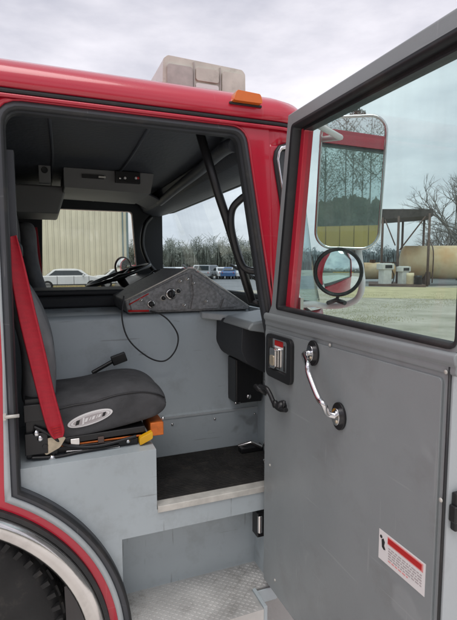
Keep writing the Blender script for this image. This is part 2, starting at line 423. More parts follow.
# wheels
def wheel(cx, yo, sgn):
    R = .475; cy = yo
    w = MB(M['tire'])
    prof = [(.27, .03), (.30, .0), (.38, -.012), (.44, 0), (.465, .025), (R, .045), (R, .13), (R, .145), (R, .235), (.465, .25), (.44, .275), (.30, .28), (.27, .25)]
    w.lathe(prof, (cx, cy, R), (0, sgn, 0), n=64)
    for k in range(44):
        a = 2*pi*k/44
        for q, (y0, y1) in enumerate(((.035, .085), (.095, .14), (.15, .195), (.205, .25))):
            aa = a+(q % 2)*pi/44; rot = Matrix.Rotation(-aa, 3, 'Y')
            ya, yb = sorted((cy+sgn*y0, cy+sgn*y1))
            w.box(cx+R-.012, cx+R+.0015, ya, yb, R-.021, R+.021, rot=rot, piv=(cx, cy, R))
    for k in range(60):
        a = 2*pi*k/60; rot = Matrix.Rotation(-a, 3, 'Y'); ya, yb = sorted((cy+sgn*.002, cy+sgn*.02))
        w.box(cx+.435, cx+.468, ya, yb, R-.008, R+.008, rot=rot, piv=(cx, cy, R))
    wo = obj('wheel', w, T)
    r = MB(M['rim'])
    r.lathe([(.275, .02), (.26, .03), (.24, .08), (.12, .09), (.11, .03), (.0, .02)], (cx, cy, R), (0, sgn, 0), n=40)
    for k in range(10):
        a = 2*pi*k/10; r.lathe([(.014, .04), (.014, .075), (.018, .09)], (cx+.18*cos(a), cy, R+.18*sin(a)), (0, sgn, 0), n=8)
    obj('rim', r, wo)
wheel(-.45, .035, 1); wheel(-.45, W-.035, -1)

# shell of the cab front corner
def PL(u, z, off=0.0):
    f = max(0.0, (2.15-z))*.22; r = .18-off
    if u < .78: x, y, t = u, off, 0
    elif u < .78+.283:
        a = (u-.78)/.18; x = .78+(.18-off)*sin(a); y = .18-(.18-off)*cos(a); t = (1-cos(a))
    else: x = .96-off; y = u-.78-.283+.18; t = 1
    return Vector((x+f*t, y, z))
def ug(z):
    u = .762+(2.12-z)*.19
    e = max(0, z-2.06)/.06; e2 = max(0, 1.60-z)/.07
    return u+.05*(1-sqrt(max(0, 1-min(1, e)**2)))+.05*(1-sqrt(max(0, 1-min(1, e2)**2)))
ZR = [.45, .8, 1.2, 1.40, 1.53, 1.56, 1.60, 1.7, 1.8, 1.9, 1.98, 2.04, 2.07, 2.095, 2.11, 2.12, 2.16, 2.2]
UC = .78+.283+.97
def U0(z): return .786-.029*max(0, min(1, (z-1.53)/.1))-.012*max(0, (z-1.63)/.57)
def mirY(v): return Vector((v.x, W-v.y, v.z))
for fn in (lambda v: v, mirY):
    mb = MB(M['red'], M['trim'])
    rows = [[fn(PL(U0(z)+(ug(z)-U0(z))*k/6, z)) for k in range(7)] for z in ZR if 1.53 <= z <= 2.12]
    mb.grid(rows)
    lowr = [[fn(PL(U0(z)+(UC-U0(z))*k/24, z)) for k in range(25)] for z in ZR if z <= 1.53]
    mb.grid(lowr)
    tp = [[fn(PL(U0(z)+(UC-U0(z))*k/24, z)) for k in range(25)] for z in ZR if z >= 2.12]
    mb.grid(tp)
    o = obj('front_corner_panel', mb, T, solid=.018, matoff=1, fix=False)
    # make normals consistently outward
    bm = bmesh.new(); bm.from_mesh(o.data)
    c = Vector((0, 1.15, 1.5))-ORIG['fire_truck']
    for f in bm.faces:
        if f.normal.dot(f.calc_center_median()-c) < 0: f.normal_flip()
    bm.to_mesh(o.data); bm.free()
wz = [z for z in ZR if 1.53 <= z <= 2.12]
mb = MB(M['wglass'])
rows = []
for z in wz:
    a = [PL(ug(z)+(UC-ug(z))*k/20, z, .008) for k in range(21)]
    rows.append(a+[mirY(v) for v in reversed(a[:-1])])
mb.grid(rows); obj('windshield', mb, T)
edge = [PL(ug(z), z, -.002) for z in wz]
top = [PL(ug(2.12)+(UC-ug(2.12))*k/20, 2.12, -.002) for k in range(21)]; bot = [PL(ug(1.53)+(UC-ug(1.53))*k/20, 1.53, -.002) for k in range(21)]
loop = list(edge)+top[1:]+[mirY(v) for v in reversed(top[:-1])]+[mirY(v) for v in reversed(edge[:-1])]+[mirY(v) for v in bot[1:]]+[v for v in reversed(bot[:-1])][:-1]
mb = MB(M['rubber']); mb.tube(loop, .011, n=8, closed=True); mb.tube([v+Vector((.004, -.004 if v.y < 1.15 else .004, 0)) for v in loop], .0075, M['chrome'], n=8, closed=True)
obj('windshield_gasket', mb, T)
# wiper arms outside the windshield
for y0 in (.45, 1.5):
    mb = MB(M['plastic'])
    mb.tube([(1.05, y0, 1.50), (1.085, y0+.1, 1.55), (1.04, y0+.42, 1.66)], .008); mb.tube([(1.065, y0+.20, 1.60), (1.035, y0+.62, 1.70)], .009)
    mb.lathe([(.025, 0), (.025, .03), (.01, .04)], (1.03, y0, 1.50), (1, 0, 0), n=12)
    obj('wiper', mb, T)

# roof
def outline(d, z):
    pts = []
    half = []
    half.append(Vector((-1.7+d, -.016+d, z)))
    for k in range(9):
        half.append(Vector((-1.7+d+(2.48-d)*(k+1)/9, -.016+d, z)))
    r = max(.02, .20-d*.8)
    for k in range(1, 13):
        a = pi/2*k/12; half.append(Vector((.976-d-r+r*sin(a), -.016+d+r-r*cos(a), z)))
    half.append(Vector((.985-d, 1.15, z)))
    return half+[mirY(v) for v in reversed(half[:-1])]
mb = MB(M['red'])
prof = [(.022, 2.196), (.0, 2.200), (-.004, 2.212), (-.002, 2.235), (.008, 2.255), (.03, 2.278), (.07, 2.298), (.15, 2.322), (.30, 2.345), (.55, 2.36), (.9, 2.368), (1.12, 2.37)]
mb.grid([outline(d, z) for d, z in prof], closed=True)
L = outline(1.12, 2.37); mb.add(L, [tuple(range(len(L)))])
obj('roof', mb, T)
mb = MB(M['rubber'])
L = outline(.010, 2.190); mb.tube(L, .008, closed=True, n=8)
obj('roof_gutter', mb, T)
mb = MB(M['red']); L = outline(.006, 2.176); mb.tube(L, .006, closed=True, n=8)
obj('drip_lip', mb, T)
mb = MB(M['liner']); mb.box(-.30, .93, .05, W-.05, 2.186, 2.196)
obj('ceiling_liner', mb, T)
# rear cab wall and crew cab closure
mb = MB(M['trim']); mb.box(-.30, -.28, .04, W-.04, .9, 2.17); obj('cab_back_wall', mb, T)
mb = MB(M['red']); mb.box(-1.72, -1.70, .0, W, .4, 2.2)
obj('crew_cab_back', mb, T)
mb = MB(M['steel']); mb.box(.99, 1.30, -.02, W+.02, .42, .68); obj('front_bumper', mb, T, bevel=.03)
for y in (.28, W-.28):
    mb = MB(M['chrome']); mb.lathe([(.10, 0), (.105, .03), (.09, .04), (.085, .02)], (1.05, y, .95), (1, 0, 0), n=24); mb.lathe([(.085, .02), (.05, .035), (0, .04)], (1.05, y, .95), (1, 0, 0), M['cglass'], n=24)
    obj('headlight', mb, T)

# amber marker lamp on roof edge
mb = MB(M['amber']); a = U(231, 99, 'Y', -.02); b = U(260, 101, 'Y', -.02)
x0, x1, zc = a.x, b.x, 2.254
mb.prism(round_poly([(x0, zc-.016), (x1, zc-.016), (x1-.008, zc+.014), (x0+.012, zc+.018)], .008, 3), 'Y', -.044, .03)
mk = obj('marker_lamp', mb, T, bevel=.005)
mb = MB(M['rubber']); mb.box(x0-.006, x1+.006, -.024, .03, zc-.022, zc-.014); obj('lamp_base', mb, mk, bevel=.002)

# lightbar on roof
mb = MB(M['lens'])
LB0, LB1 = .488, .876
pr_ = round_poly([(LB0, 2.37), (LB1, 2.37), (LB1-.003, 2.555), (LB1-.018, 2.572), (LB0+.028, 2.583), (LB0+.008, 2.566)], [.004, .004, .008, .008, .008, .008], 4)
mb.prism(pr_, 'Y', .50, 1.80)
lb = obj('lightbar', mb, T, bevel=.008)
mb = MB(M['lens2'])
mb.prism(rrect(LB0+.022, LB0+.135, 2.41, 2.545, .012), 'Y', .488, .51)
mb.prism(rrect(LB0+.15, LB0+.255, 2.40, 2.485, .01), 'Y', .492, .51, M['white'])
mb.prism(rrect(LB0+.15, LB0+.255, 2.495, 2.55, .01), 'Y', .490, .51, M['lens'])
mb.prism(rrect(LB0+.27, LB1-.02, 2.40, 2.55, .012), 'Y', .488, .51, M['lens'])
mb.box(LB0+.139, LB0+.145, .493, .51, 2.40, 2.57, M['lens2']); mb.box(LB0+.26, LB0+.265, .493, .51, 2.40, 2.565, M['lens2'])
obj('lens_panel', mb, lb, bevel=.004)
for y_ in (.56, 1.55):
    mb = MB(M['plastic']); mb.box(LB0+.03, LB1-.03, y_, y_+.14, 2.345, 2.372); obj('mounting_foot', mb, lb)
mb = MB(M['steel']); mb.box(LB0-.004, LB1+.004, .495, 1.805, 2.368, 2.386); obj('bar_rim', mb, lb, bevel=.003)

# ---------------- cab interior steps and boxes
rec = [(.206, .5), (.206, .764), (.90, .764), (.90, .856), (.337, .856), (.337, 1.066), (-.30, 1.066)]
A = [p for p in arc(.664, 3.2, 77, 26)]
poly = rec[1:]+list(reversed(A))
poly = [(.214, .764), (.90, .764), (.90, .846), (.337, .846), (.337, 1.066), (-.29, 1.066)]+list(reversed(A))+[(.2135, .46)]
mb = MB(M['grey']); mb.prism(poly, 'Y', .03, .44)
obj('seat_box', mb, T, bevel=.006, seg=3)
mb = MB(M['grey']); mb.box(.20, .92, .155, .175, .46, .77); mb.box(.772, .80, .02, .16, .46, .80)
obj('step_riser', mb, T, bevel=.003)
mb = MB(M['grey']); mb.box(.690, .704, -.105, -.002, .20, .478); mb.box(.704, .792, -.012, -.0065, .415, .468); obj('step_end_plate', mb, T, bevel=.002)
mb = MB(M['nosing']); mb.prism(round_poly([(.024, .836), (.066, .848), (.066, .862), (.024, .860)], .003, 2), 'X', .339, .775)
obj('step_nosing', mb, T, bevel=.0015)
mb = MB(M['mat']); mb.box(.345, .90, .07, .435, .847, .860)
for k in range(28): mb.box(.35, .895, .078+k*.0127, .083+k*.0127, .860, .8625)
obj('floor_mat', mb, T)
# diamond plate tread
mb = MB(M['alu']); mb.box(.19, .689, -.105, .155, .462, .470); mb.box(.689, .80, .0, .155, .462, .470); mb.box(.19, .689, -.105, -.101, .40, .462)
for i in range(46):
    for j in range(21):
        x = .20+i*.0127; y = -.096+j*.0118
        if x > .77 or (x > .681 and y < .008) or y < -.098: continue
        s_ = 1 if (i+j) % 2 else -1; rot = Matrix.Rotation(s_*pi/4, 3, 'Z')
        c = Vector((x, y, .470)); L_, w_ = .0072, .0022
        vs = [Vector((-L_, 0, 0)), Vector((0, -w_, 0)), Vector((L_, 0, 0)), Vector((0, w_, 0)), Vector((-L_*.5, 0, .0022)), Vector((L_*.5, 0, .0022))]
        vs = [rot @ v + c for v in vs]
        mb.add(vs, [(0, 1, 5, 4), (1, 2, 5), (2, 3, 4, 5), (3, 0, 4)])
obj('diamond_plate_step', mb, T)
# engine cover (tunnel)
tun = [(.44, .80), (.437, 1.035), (.445, 1.045), (.520, 1.470), (.545, 1.487), (1.75, 1.487), (1.80, .8)]
mb = MB(M['grey']); mb.prism(tun, 'X', -.28, .955)
obj('engine_cover', mb, T, bevel=.008, seg=3)
for x in (.50, .70, .90):
    mb = MB(M['steel']); mb.lathe([(.006, 0), (.005, .003), (0, .004)], (x, .437, 1.0), (0, -1, 0), n=10); obj('cover_screw', mb, T)
# crease trim strip on tunnel
mb = MB(M['lightgrey']); mb.box(.30, .95, .4335, .440, 1.028, 1.036); obj('cover_joint_strip', mb, T)
a = U(45, 306, 'Z', 1.487)
mb = MB(M['trim']); mb.box(-.25, .50, .90, 1.35, 1.488, 1.545); mb.box(-.25, .42, .93, 1.30, 1.545, 1.575)
obj('storage_tray', mb, T, bevel=.01)
# firewall
mb = MB(M['grey']); mb.box(.915, .935, .05, W-.05, .46, 1.50); obj('firewall', mb, T)
# dash
dp = [U(205, 311, 'Y', .50), U(262, 322, 'Y', .40)]
mb = MB(M['lightgrey'])
vs = []
Q = [(.66, .50, 1.486), (.98, .24, 1.46), (1.02, 1.3, 1.52), (.66, 1.3, 1.50)]
Q2 = [(p[0], p[1], p[2]-.03) for p in Q]
mb.add(Q+Q2, [(0, 1, 2, 3), (7, 6, 5, 4), (0, 4, 5, 1), (1, 5, 6, 2), (2, 6, 7, 3), (3, 7, 4, 0)])
obj('dash_shelf', mb, T, bevel=.006)
mb = MB(M['doorgrey']); mb.prism([(.72, 1.45), (.98, 1.40), (1.0, 1.49), (.90, 1.50), (.74, 1.478)], 'Y', .12, .40)
obj('dash_end', mb, T, bevel=.01)
mb = MB(M['plastic'])
P = [U(228, 319, 'Y', .36), U(227, 345, 'Y', .36), U(232, 356, 'Y', .36), U(246, 364, 'Y', .36), U(268, 370, 'Y', .36), U(268, 322, 'Y', .36)]
mb.prism(round_poly([(p.x, p.z) for p in P], .015, 3), 'Y', .20, .50, M['trim'])
obj('dash_cover', mb, T, bevel=.012)
mb = MB(M['plastic']); P0 = U(236, 364, 'Y', .36); P1 = U(262, 401, 'Y', .36)
mb.box(P0.x, P1.x, .36, .46, P1.z, P0.z+.02); mb.box(P0.x-.008, P0.x+.02, .35, .36, P1.z+.0, P1.z+.012, M['steel'])
mb.lathe([(.012, 0), (.012, .012), (0, .014)], (P0.x+.06, .36, P1.z+.03), (0, -1, 0), M['steel'], n=12)
obj('heater_box', mb, T, bevel=.006)
# heel/pedal thing by the door at floor
mb = MB(M['plastic']); c = U(250, 449, 'Z', .87)
mb.box(c.x-.05, c.x+.06, c.y-.02, c.y+.02, .862, .885); mb.tube([(c.x-.05, c.y+.02, .885), (c.x, c.y-.01, .905), (c.x+.05, c.y-.02, .88)], .01, M['steel'])
obj('floor_bracket', mb, T, bevel=.004)

# console with gauges
con = [(.33, 1.490), (.318, 1.545), (.57, 1.665), (.605, 1.684), (.632, 1.682), (.905, 1.500), (.905, 1.488)]
mb = MB(M['crinkle']); mb.prism(con, 'Y', .52, 1.0)
con_o = obj('control_console', mb, T, bevel=.006)
mb = MB(M['crinkle'])
mb.prism([(.345, 1.500), (.335, 1.545), (.565, 1.652), (.60, 1.664), (.612, 1.56), (.600, 1.500)], 'Y', .511, .524)
mb.prism([(.612, 1.500), (.626, 1.57), (.618, 1.662), (.73, 1.590), (.765, 1.55), (.745, 1.50)], 'Y', .511, .524)
mb.prism([(.757, 1.50), (.775, 1.545), (.84, 1.505)], 'Y', .511, .524)
obj('face_plate', mb, con_o, bevel=.003)
mb = MB(M['nosing']); mb.tube([(.318, .519, 1.547), (.57, .519, 1.668), (.607, .519, 1.687), (.634, .519, 1.685), (.905, .519, 1.503)], .0035, n=6); obj('rim_highlight', mb, con_o)  # highlight along the top rim, put in as a pale tube
mb = MB(M['redprint']); mb.tube([(.33, .512, 1.502), (.42, .512, 1.50)], .005); mb.tube([(.335, .512, 1.53), (.42, .512, 1.575)], .003); obj('red_wire', mb, con_o)
for i, (px, py, r, dark) in enumerate([(171, 294, .020, 1), (163, 298, .010, 1), (178, 291, .010, 1), (151, 304, .014, 0), (180, 281, .006, 0), (187, 279, .006, 0), (193, 283, .005, 0), (184, 305, .006, 0), (206, 301, .005, 0), (141, 300, .006, 0)]):
    p = U(px, py, 'Y', .51)
    mb = MB(M['nosing'] if r < .013 else M['steel'])
    mb.lathe([(r*1.25, 0), (r*1.25, .004), (r, .006)], (p.x, .511, p.z), (0, -1, 0), n=20)
    mb.lathe([(r*.95, .006), (r*.8, .018), (0, .019)], (p.x, .511, p.z), (0, -1, 0), M['plastic'] if dark or r > .013 else M['steel'], n=16)
    if r > .013: mb.box(p.x-r*.15, p.x+r*.15, .485, .50, p.z-r, p.z+r, M['plastic'])
    obj('control_knob', mb, con_o)
# cord of the microphone
def cord(pts, r=.0035, m='plastic'): b = MB(M[m]); b.tube(smooth_path(pts, 8), r, n=6); return b
cp = [U(124, 296, 'Y', .49), U(122, 318, 'Y', .47), U(129, 340, 'Y', .45), U(148, 357, 'Y', .43), U(164, 361, 'Y', .43), U(175, 351, 'Y', .43), U(178, 336, 'Y', .45), U(170, 322, 'Y', .46), U(160, 314, 'Y', .48), U(150, 311, 'Y', .50)]
obj('microphone_cord', cord(cp), T)
# seat belt buckle stalk behind seat
p0 = U(92, 373, 'Y', .40); p1 = U(113, 361, 'Y', .41); p2 = U(126, 356, 'Y', .41)
mb = MB(M['plastic']); mb.tube([p0, p1], .009); 
d = (p2-p1).normalized(); ang = math.atan2(d.z, d.x)
mb.box(p1.x-.005, p1.x+.055, .395, .42, p1.z-.018, p1.z+.02, rot=Matrix.Rotation(-ang, 3, 'Y'), piv=p1)
obj('belt_buckle', mb, T, bevel=.004)

# driver side dash, steering wheel
mb = MB(M['plastic']); mb.prism([(.50, 1.42), (.50, 1.545), (.60, 1.61), (.75, 1.635), (.94, 1.55), (.94, 1.42)], 'Y', 1.15, W-.10)
obj('instrument_hood', mb, T, bevel=.012)
mb = MB(M['plastic']); mb.box(.0, .62, W-.16, W-.075, 1.40, 1.52); obj('far_arm_rest', mb, T, bevel=.01)
sc = Vector((.47, 1.72, 1.63)); ax = Vector((-.35, 0, 1)).normalized()
xx = ax.cross(Vector((0, 1, 0))).normalized(); yy = Vector((0, 1, 0))
mb = MB(M['plastic']); mb.tube([sc+(xx*cos(2*pi*k/40)+yy*sin(2*pi*k/40))*.22 for k in range(40)], .013, closed=True)
for a in (0, 120, 240):
    mb.tube([sc-ax*.02, sc+(xx*cos(radians(a))+yy*sin(radians(a)))*.215], .009)
mb.lathe([(.05, -.03), (.045, 0), (.0, .01)], sc, ax, n=20); mb.tube([sc-ax*.02, sc-ax*.35+Vector((.1, 0, 0))], .028)
obj('steering_wheel', mb, T)
mb = MB(M['plastic']); mb.tube([(.52, 1.35, 1.56), (.62, 1.30, 1.66), (.66, 1.28, 1.67)], .008); mb.tube([(.45, 1.3, 1.56), (.60, 1.2, 1.65)], .010)
obj('control_lever', mb, T)

# headliner, header and overhead console
mb = MB(M['liner'])
hp = [(.70, 2.186), (.74, 2.115), (.80, 2.090), (.87, 2.086), (.95, 2.110), (.95, 2.186)]
mb.prism(hp, 'Y', .08, W-.08, smooth=True); obj('windshield_header', mb, T, bevel=.01)
mb = MB(M['liner2'])
for (y0, y1, xo) in ((1.5, 1.95, .0),):
    R = Matrix.Rotation(radians(24), 3, 'Y')
    mb.box(.46, .72, y0, y1, 2.112, 2.126, M['liner'], rot=R, piv=(.72, 0, 2.12))
    obj('sun_visor', mb, T, bevel=.006); mb = MB(M['liner2'])
mb = MB(M['liner'])
for x, r in ((.03, .006), (.36, .006)): mb.tube([(x, .10, 2.184), (x+.02, .7, 2.184), (x+.03, 1.6, 2.184), (x, W-.1, 2.184)], r, n=12)
obj('ceiling_rib', mb, T)
# diagonal padded roll towards the front corner
mb = MB(M['liner2'])
mb.tube(smooth_path([(.655, .085, 2.13), (.66, .22, 2.145), U(200, 170, 'Z', 2.15), U(178, 187, 'Z', 2.14), U(160, 202, 'Z', 2.12)], 6), .026, M['liner'], n=12)
obj('padded_roll', mb, T)
mb = MB(M['liner2']); A = U(64, 187, 'Y', 1.0); B = U(150, 167, 'Y', 1.0)
mb.prism(round_poly([(A.x, A.z), (B.x, A.z-.01), (B.x+.02, 2.185), (A.x, 2.185)], .006, 2), 'Y', 1.0, 1.45)
oc = obj('overhead_console', mb, T, bevel=.008)
p = U(82, 174, 'Y', .99); q = U(104, 179, 'Y', .99)
mb = MB(M['black']); mb.box(p.x, q.x, .988, 1.002, q.z, p.z); mb.box(p.x+.08, q.x+.008, .984, .99, q.z+.004, q.z+.012, M['nosing']); obj('map_slot', mb, oc)
p = U(115, 171, 'Y', .985); q = U(140, 184, 'Y', .985)
mb = MB(M['plastic']); mb.box(p.x, q.x, .975, 1.002, q.z, p.z)
for px_, mm in ((120, 'steel'), (125, 'white'), (136, 'white'), (138, 'redprint')):
    w_ = U(px_, 178, 'Y', .97); mb.lathe([(.007, 0), (.007, .008), (.0, .010)], (w_.x, .975, w_.z), (0, -1, 0), M[mm], n=10)
obj('overhead_radio', mb, oc, bevel=.002)
mb = MB(M['liner2']); p = U(38, 161, 'Y', 1.0); q = U(51, 183, 'Y', 1.0)
mb.box(p.x, q.x, 1.0, 1.05, q.z, p.z); mb.box(p.x+.015, q.x-.015, 1.01, 1.04, p.z-.005, 2.19); mb.lathe([(.017, 0), (.015, .004), (.008, .001)], ((p.x+q.x)/2, 1.0, (p.z+q.z)/2+.01), (0, -1, 0), M['black'], n=16)
obj('dome_speaker', mb, T, bevel=.004)
mb = MB(M['liner2']); p = U(18, 212, 'Y', 1.2); q = U(60, 190, 'Y', 1.2)
mb.prism([(-.28, p.z), (q.x-.01, p.z), (q.x+.03, q.z+.0), (q.x+.03, q.z+.022), (-.28, q.z+.022)], 'Y', 1.2, 1.6)
obj('overhead_duct', mb, T, bevel=.01)

# A pillar post and grab handle (passenger) / driver side likewise
def pillar_set(fn):
    mb = MB(M['plastic'])
    mb.tube([fn(v) for v in [Vector((.535, .14, 2.185)), U(217, 190, 'Y', .13), U(227, 220, 'Y', .13), U(240, 262, 'Y', .13), U(252, 302, 'Y', .13)]], .0165, n=10)
    mb.tube([fn(v) for v in [U(250, 301, 'Y', .13), U(262, 303, 'Y', .10)]], .010)
    obj('pillar_rail', mb, T)
    mb = MB(M['plastic'])
    mb.tube([fn(v) for v in smooth_path([U(249, 194, 'Y', .07), U(241, 199, 'Y', .09), U(232.5, 209, 'Y', .11), U(231, 225, 'Y', .11), U(235, 245, 'Y', .11), U(241, 263, 'Y', .11), U(248, 270, 'Y', .10), U(262, 272, 'Y', .07)], 6)], .0135, n=10)
    obj('grab_handle', mb, T)
pillar_set(lambda v: v)
mb = MB(M['plastic'])
mb.tube(smooth_path([(.80, W-.12, 2.08), (.74, W-.14, 2.0), (.72, W-.15, 1.85), (.78, W-.13, 1.70), (.86, W-.12, 1.62)], 6), .018, n=10)
obj('far_pillar_trim', mb, T)

# ---------------- seats
def make_seat():
    mbb = MB(M['fabric'])
    Y0, Y1 = .10, .435
    # cushion, lofted along X
    st = [(-.06, 1.13, 1.235), (-.02, 1.112, 1.262), (.06, 1.108, 1.262), (.14, 1.115, 1.268), (.22, 1.125, 1.285), (.30, 1.138, 1.288), (.36, 1.150, 1.272), (.392, 1.165, 1.245), (.402, 1.19, 1.222)]
    rows = []
    for i, (x, zb, zt) in enumerate(st):
        e = .0 if 0 < i < len(st)-2 else .02
        ya, yb = Y0+e, Y1-e; h = zt-zb; rd = .022 if h > .06 else .01
        R = []
        zs = zt-.032  # side seam height
        R += [Vector((x, ya+.012, zb)), Vector((x, ya, zb+.012)), Vector((x, ya-.003, zb+h*.4)), Vector((x, ya-.001, zs-.010)), Vector((x, ya+.004, zs)), Vector((x, ya+.001, zs+.006)), Vector((x, ya+.020, zt-.010))]
        for k in range(1, 7): t = k/7; R.append(Vector((x, ya+.02+(yb-ya-.04)*t, zt-.010+.014*sin(pi*t)-.010*math.exp(-((t-.5)/.2)**2))))
        R += [Vector((x, yb-.020, zt-.010)), Vector((x, yb, zs)), Vector((x, yb, zb+.012)), Vector((x, yb-.012, zb))]
        rows.append(R)
    mbb.grid(rows, closed=True); mbb.add(rows[0], [tuple(range(len(rows[0])))]); mbb.add(rows[-1], [tuple(reversed(range(len(rows[0]))))])
    seat = obj('seat', mbb, T, sub=2)
    pp = MB(M['plastic']); pp.tube(smooth_path([(-.05, .1035, 1.205), (.06, .1015, 1.229), (.14, .1015, 1.235), (.22, .1015, 1.251), (.30, .1025, 1.253), (.36, .106, 1.238), (.388, .118, 1.220)], 5), .0028, n=6); obj('piping', pp, seat)
    # logo patch
    cu = U(90.5, 418.5, 'Y', .092)
    rot = Matrix.Rotation(radians(-13), 3, 'Y')
    def ell(a, b, y, m, mbx, off=(0, 0)):
        pts = [Vector((a*cos(2*pi*k/40)+off[0], 0, b*sin(2*pi*k/40)+off[1])) for k in range(40)]
        vs = [rot @ p + Vector((cu.x, y, cu.z)) for p in pts]; vs2 = [v+Vector((0, .004, 0)) for v in vs]
        mbx.add(vs+vs2, [tuple(range(40))]+[(k, (k+1) % 40, (k+1) % 40+40, k+40) for k in range(40)], m)
    lg = MB(M['white']); ell(.076, .0215, .0945, M['white'], lg); ell(.068, .0155, .0933, M['print'], lg); ell(.066, .0140, .0925, M['white'], lg); ell(.058, .0125, .0918, M['print'], lg)
    for x, s_, w_ in ((-.043, .8, .012), (-.024, 1.2, .006), (-.014, .65, .009), (-.001, .55, .004), (.010, .6, .009), (.022, .6, .003), (.031, .5, .008), (.046, .7, .010)):
        vs = [Vector((x-w_/2-.004, 0, -.009*s_)), Vector((x+w_/2-.004, 0, -.009*s_)), Vector((x+w_/2+.004, 0, .009*s_)), Vector((x-w_/2+.004, 0, .009*s_))]
        vs = [rot @ v+Vector((cu.x, .0912, cu.z)) for v in vs]; lg.add(vs, [(0, 1, 2, 3)], M['white'] if abs(x) < .035 else M['black'])
    obj('logo_patch', lg, seat)
    # backrest
    front = [(U(27, 284, 'Y', .15)), U(38, 302, 'Y', .15), U(47, 325, 'Y', .15), U(53, 350, 'Y', .15), U(55, 370, 'Y', .15), U(52, 392, 'Y', .15)]
    b = MB(M['fabric2'])
    rows = []
    zs_ = [(1.20, .012), (1.28, .020), (1.36, .026), (1.45, .018), (1.53, -.005), (1.60, -.035), (1.65, -.065), (1.675, -.10)]
    for i, (z, xf) in enumerate(zs_):
        e = .0 if i < 5 else (i-4)*.018; th = .10 if i < 7 else .05
        ya, yb = .105+e, .43-e
        R = [Vector((xf-.02, ya, z)), Vector((xf, ya+.022, z)), Vector((xf+.004, ya+.06, z)), Vector((xf-.012, (ya+yb)/2, z)), Vector((xf+.004, yb-.06, z)), Vector((xf, yb-.022, z)), Vector((xf-.02, yb, z)), Vector((xf-th, yb, z)), Vector((xf-th-.015, (ya+yb)/2, z)), Vector((xf-th, ya, z))]
        rows.append(R)
    b.grid(rows, closed=True); b.add(rows[0], [tuple(range(10))]); b.add(rows[-1], [tuple(reversed(range(10)))])
    br = obj('backrest', b, T, sub=2)
    h = MB(M['fabric'])
    rows = []
    for i, (z, xf, w_) in enumerate([(1.66, -.10, .08), (1.70, -.085, .12), (1.80, -.08, .13), (1.88, -.088, .12), (1.93, -.11, .08)]):
        yc = .268; R = [Vector((xf, yc-w_*.8, z)), Vector((xf+.012, yc, z)), Vector((xf, yc+w_*.8, z)), Vector((xf-.04, yc+w_, z)), Vector((xf-.08, yc, z)), Vector((xf-.04, yc-w_, z))]
        rows.append(R)
    h.grid(rows, closed=True); h.add(rows[0], [tuple(range(6))]); h.add(rows[-1], [tuple(reversed(range(6)))])
    hr = obj('head_rest', h, T, sub=2)
    # belt: ribbon
    bl = MB(M['belt'])
    C = [(13, 236, 3.5), (15, 252, 6), (18, 272, 8), (27, 315, 9.0), (37, 356, 9), (45, 390, 8.5), (53, 420, 8.5), (57, 432, 7.5), (58.5, 438, 4.5)]
    C = [Vector(c) for c in C]; C = smooth_path(C, 5)
    L_, R_ = [], []
    for i, c in enumerate(C):
        yy_ = .050+.005*sin(i*.09)
        L_.append(U(c.x-c.z, c.y+c.z*.25, 'Y', yy_+.004)); R_.append(U(c.x+c.z, c.y-c.z*.25, 'Y', yy_))
    Mi = [((a+b_)/2)+Vector((0, -.006, 0)) for a, b_ in zip(L_, R_)]
    n_ = len(L_); lerp = lambda t, k: [a*(1-t)+b_*t+Vector((0, -k, 0)) for a, b_ in zip(L_, R_)]
    bl.grid([lerp(0, 0), lerp(.06, .003), lerp(.14, .0025), lerp(.16, .0012), lerp(.5, .001+.0), lerp(.84, .0012), lerp(.86, .0025), lerp(.94, .003), lerp(1, 0)], smooth=True)
    belt = obj('seat_belt', bl, T, solid=.003)
    st_ = MB(M['redprint']); i0 = int(n_*.80); a0, a1, b0, b1 = L_[i0], R_[i0], L_[i0+4], R_[i0+4]
    for t in (.0, .33, .66, 1): st_.tube([(a0*(1-t)+b0*t)*.8+(a1*(1-t)+b1*t)*.2+Vector((0, -.004, 0)), (a0*(1-t)+b0*t)*.2+(a1*(1-t)+b1*t)*.8+Vector((0, -.004, 0))], .001, n=4)
    obj('stitching', st_, belt)
    # suspension base
    bs = MB(M['plastic'])
    def bar(pa, pb, y0, y1, h, m=None):
        a_ = U(*pa, 'Y', y0); b_ = U(*pb, 'Y', y0)
        vs = [(a_.x, y0, a_.z-h/2), (b_.x, y0, b_.z-h/2), (b_.x, y0, b_.z+h/2), (a_.x, y0, a_.z+h/2)]
        vs2 = [(v[0], y1, v[2]) for v in vs]
        bs.add(vs+vs2, [(0, 1, 2, 3), (7, 6, 5, 4), (0, 4, 5, 1), (1, 5, 6, 2), (2, 6, 7, 3), (3, 7, 4, 0)], m)
    bs.box(-.05, .325, .11, .42, 1.068, 1.092)
    bar((46, 452), (138, 441), .095, .11, .020); bar((60, 442), (145, 429), .10, .40, .022)
    bar((66, 452), (120, 447), .088, .095, .006, M['steel'])
    bs.box(-.075, .02, .085, .40, 1.075, 1.27); bs.box(-.078, -.01, .07, .10, 1.09, 1.16); bs.box(-.078, -.01, .07, .10, 1.20, 1.255)
    bs.box(.03, .30, .102, .108, 1.092, 1.098, M['orange']); bs.box(.06, .09, .092, .11, 1.092, 1.118, M['steel']); bs.box(.15, .17, .092, .11, 1.090, 1.112, M['rustmetal'])
    bs.tube(smooth_path([(-.05, .08, 1.18), (.0, .07, 1.15), (.05, .088, 1.10), (.15, .085, 1.085), (.28, .09, 1.10)], 6), .006)
    bs.tube(smooth_path([(-.06, .075, 1.08), (.02, .075, 1.072), (.10, .085, 1.074), (.22, .09, 1.075)], 6), .005)
    base = obj('seat_base', bs, T, bevel=.003)
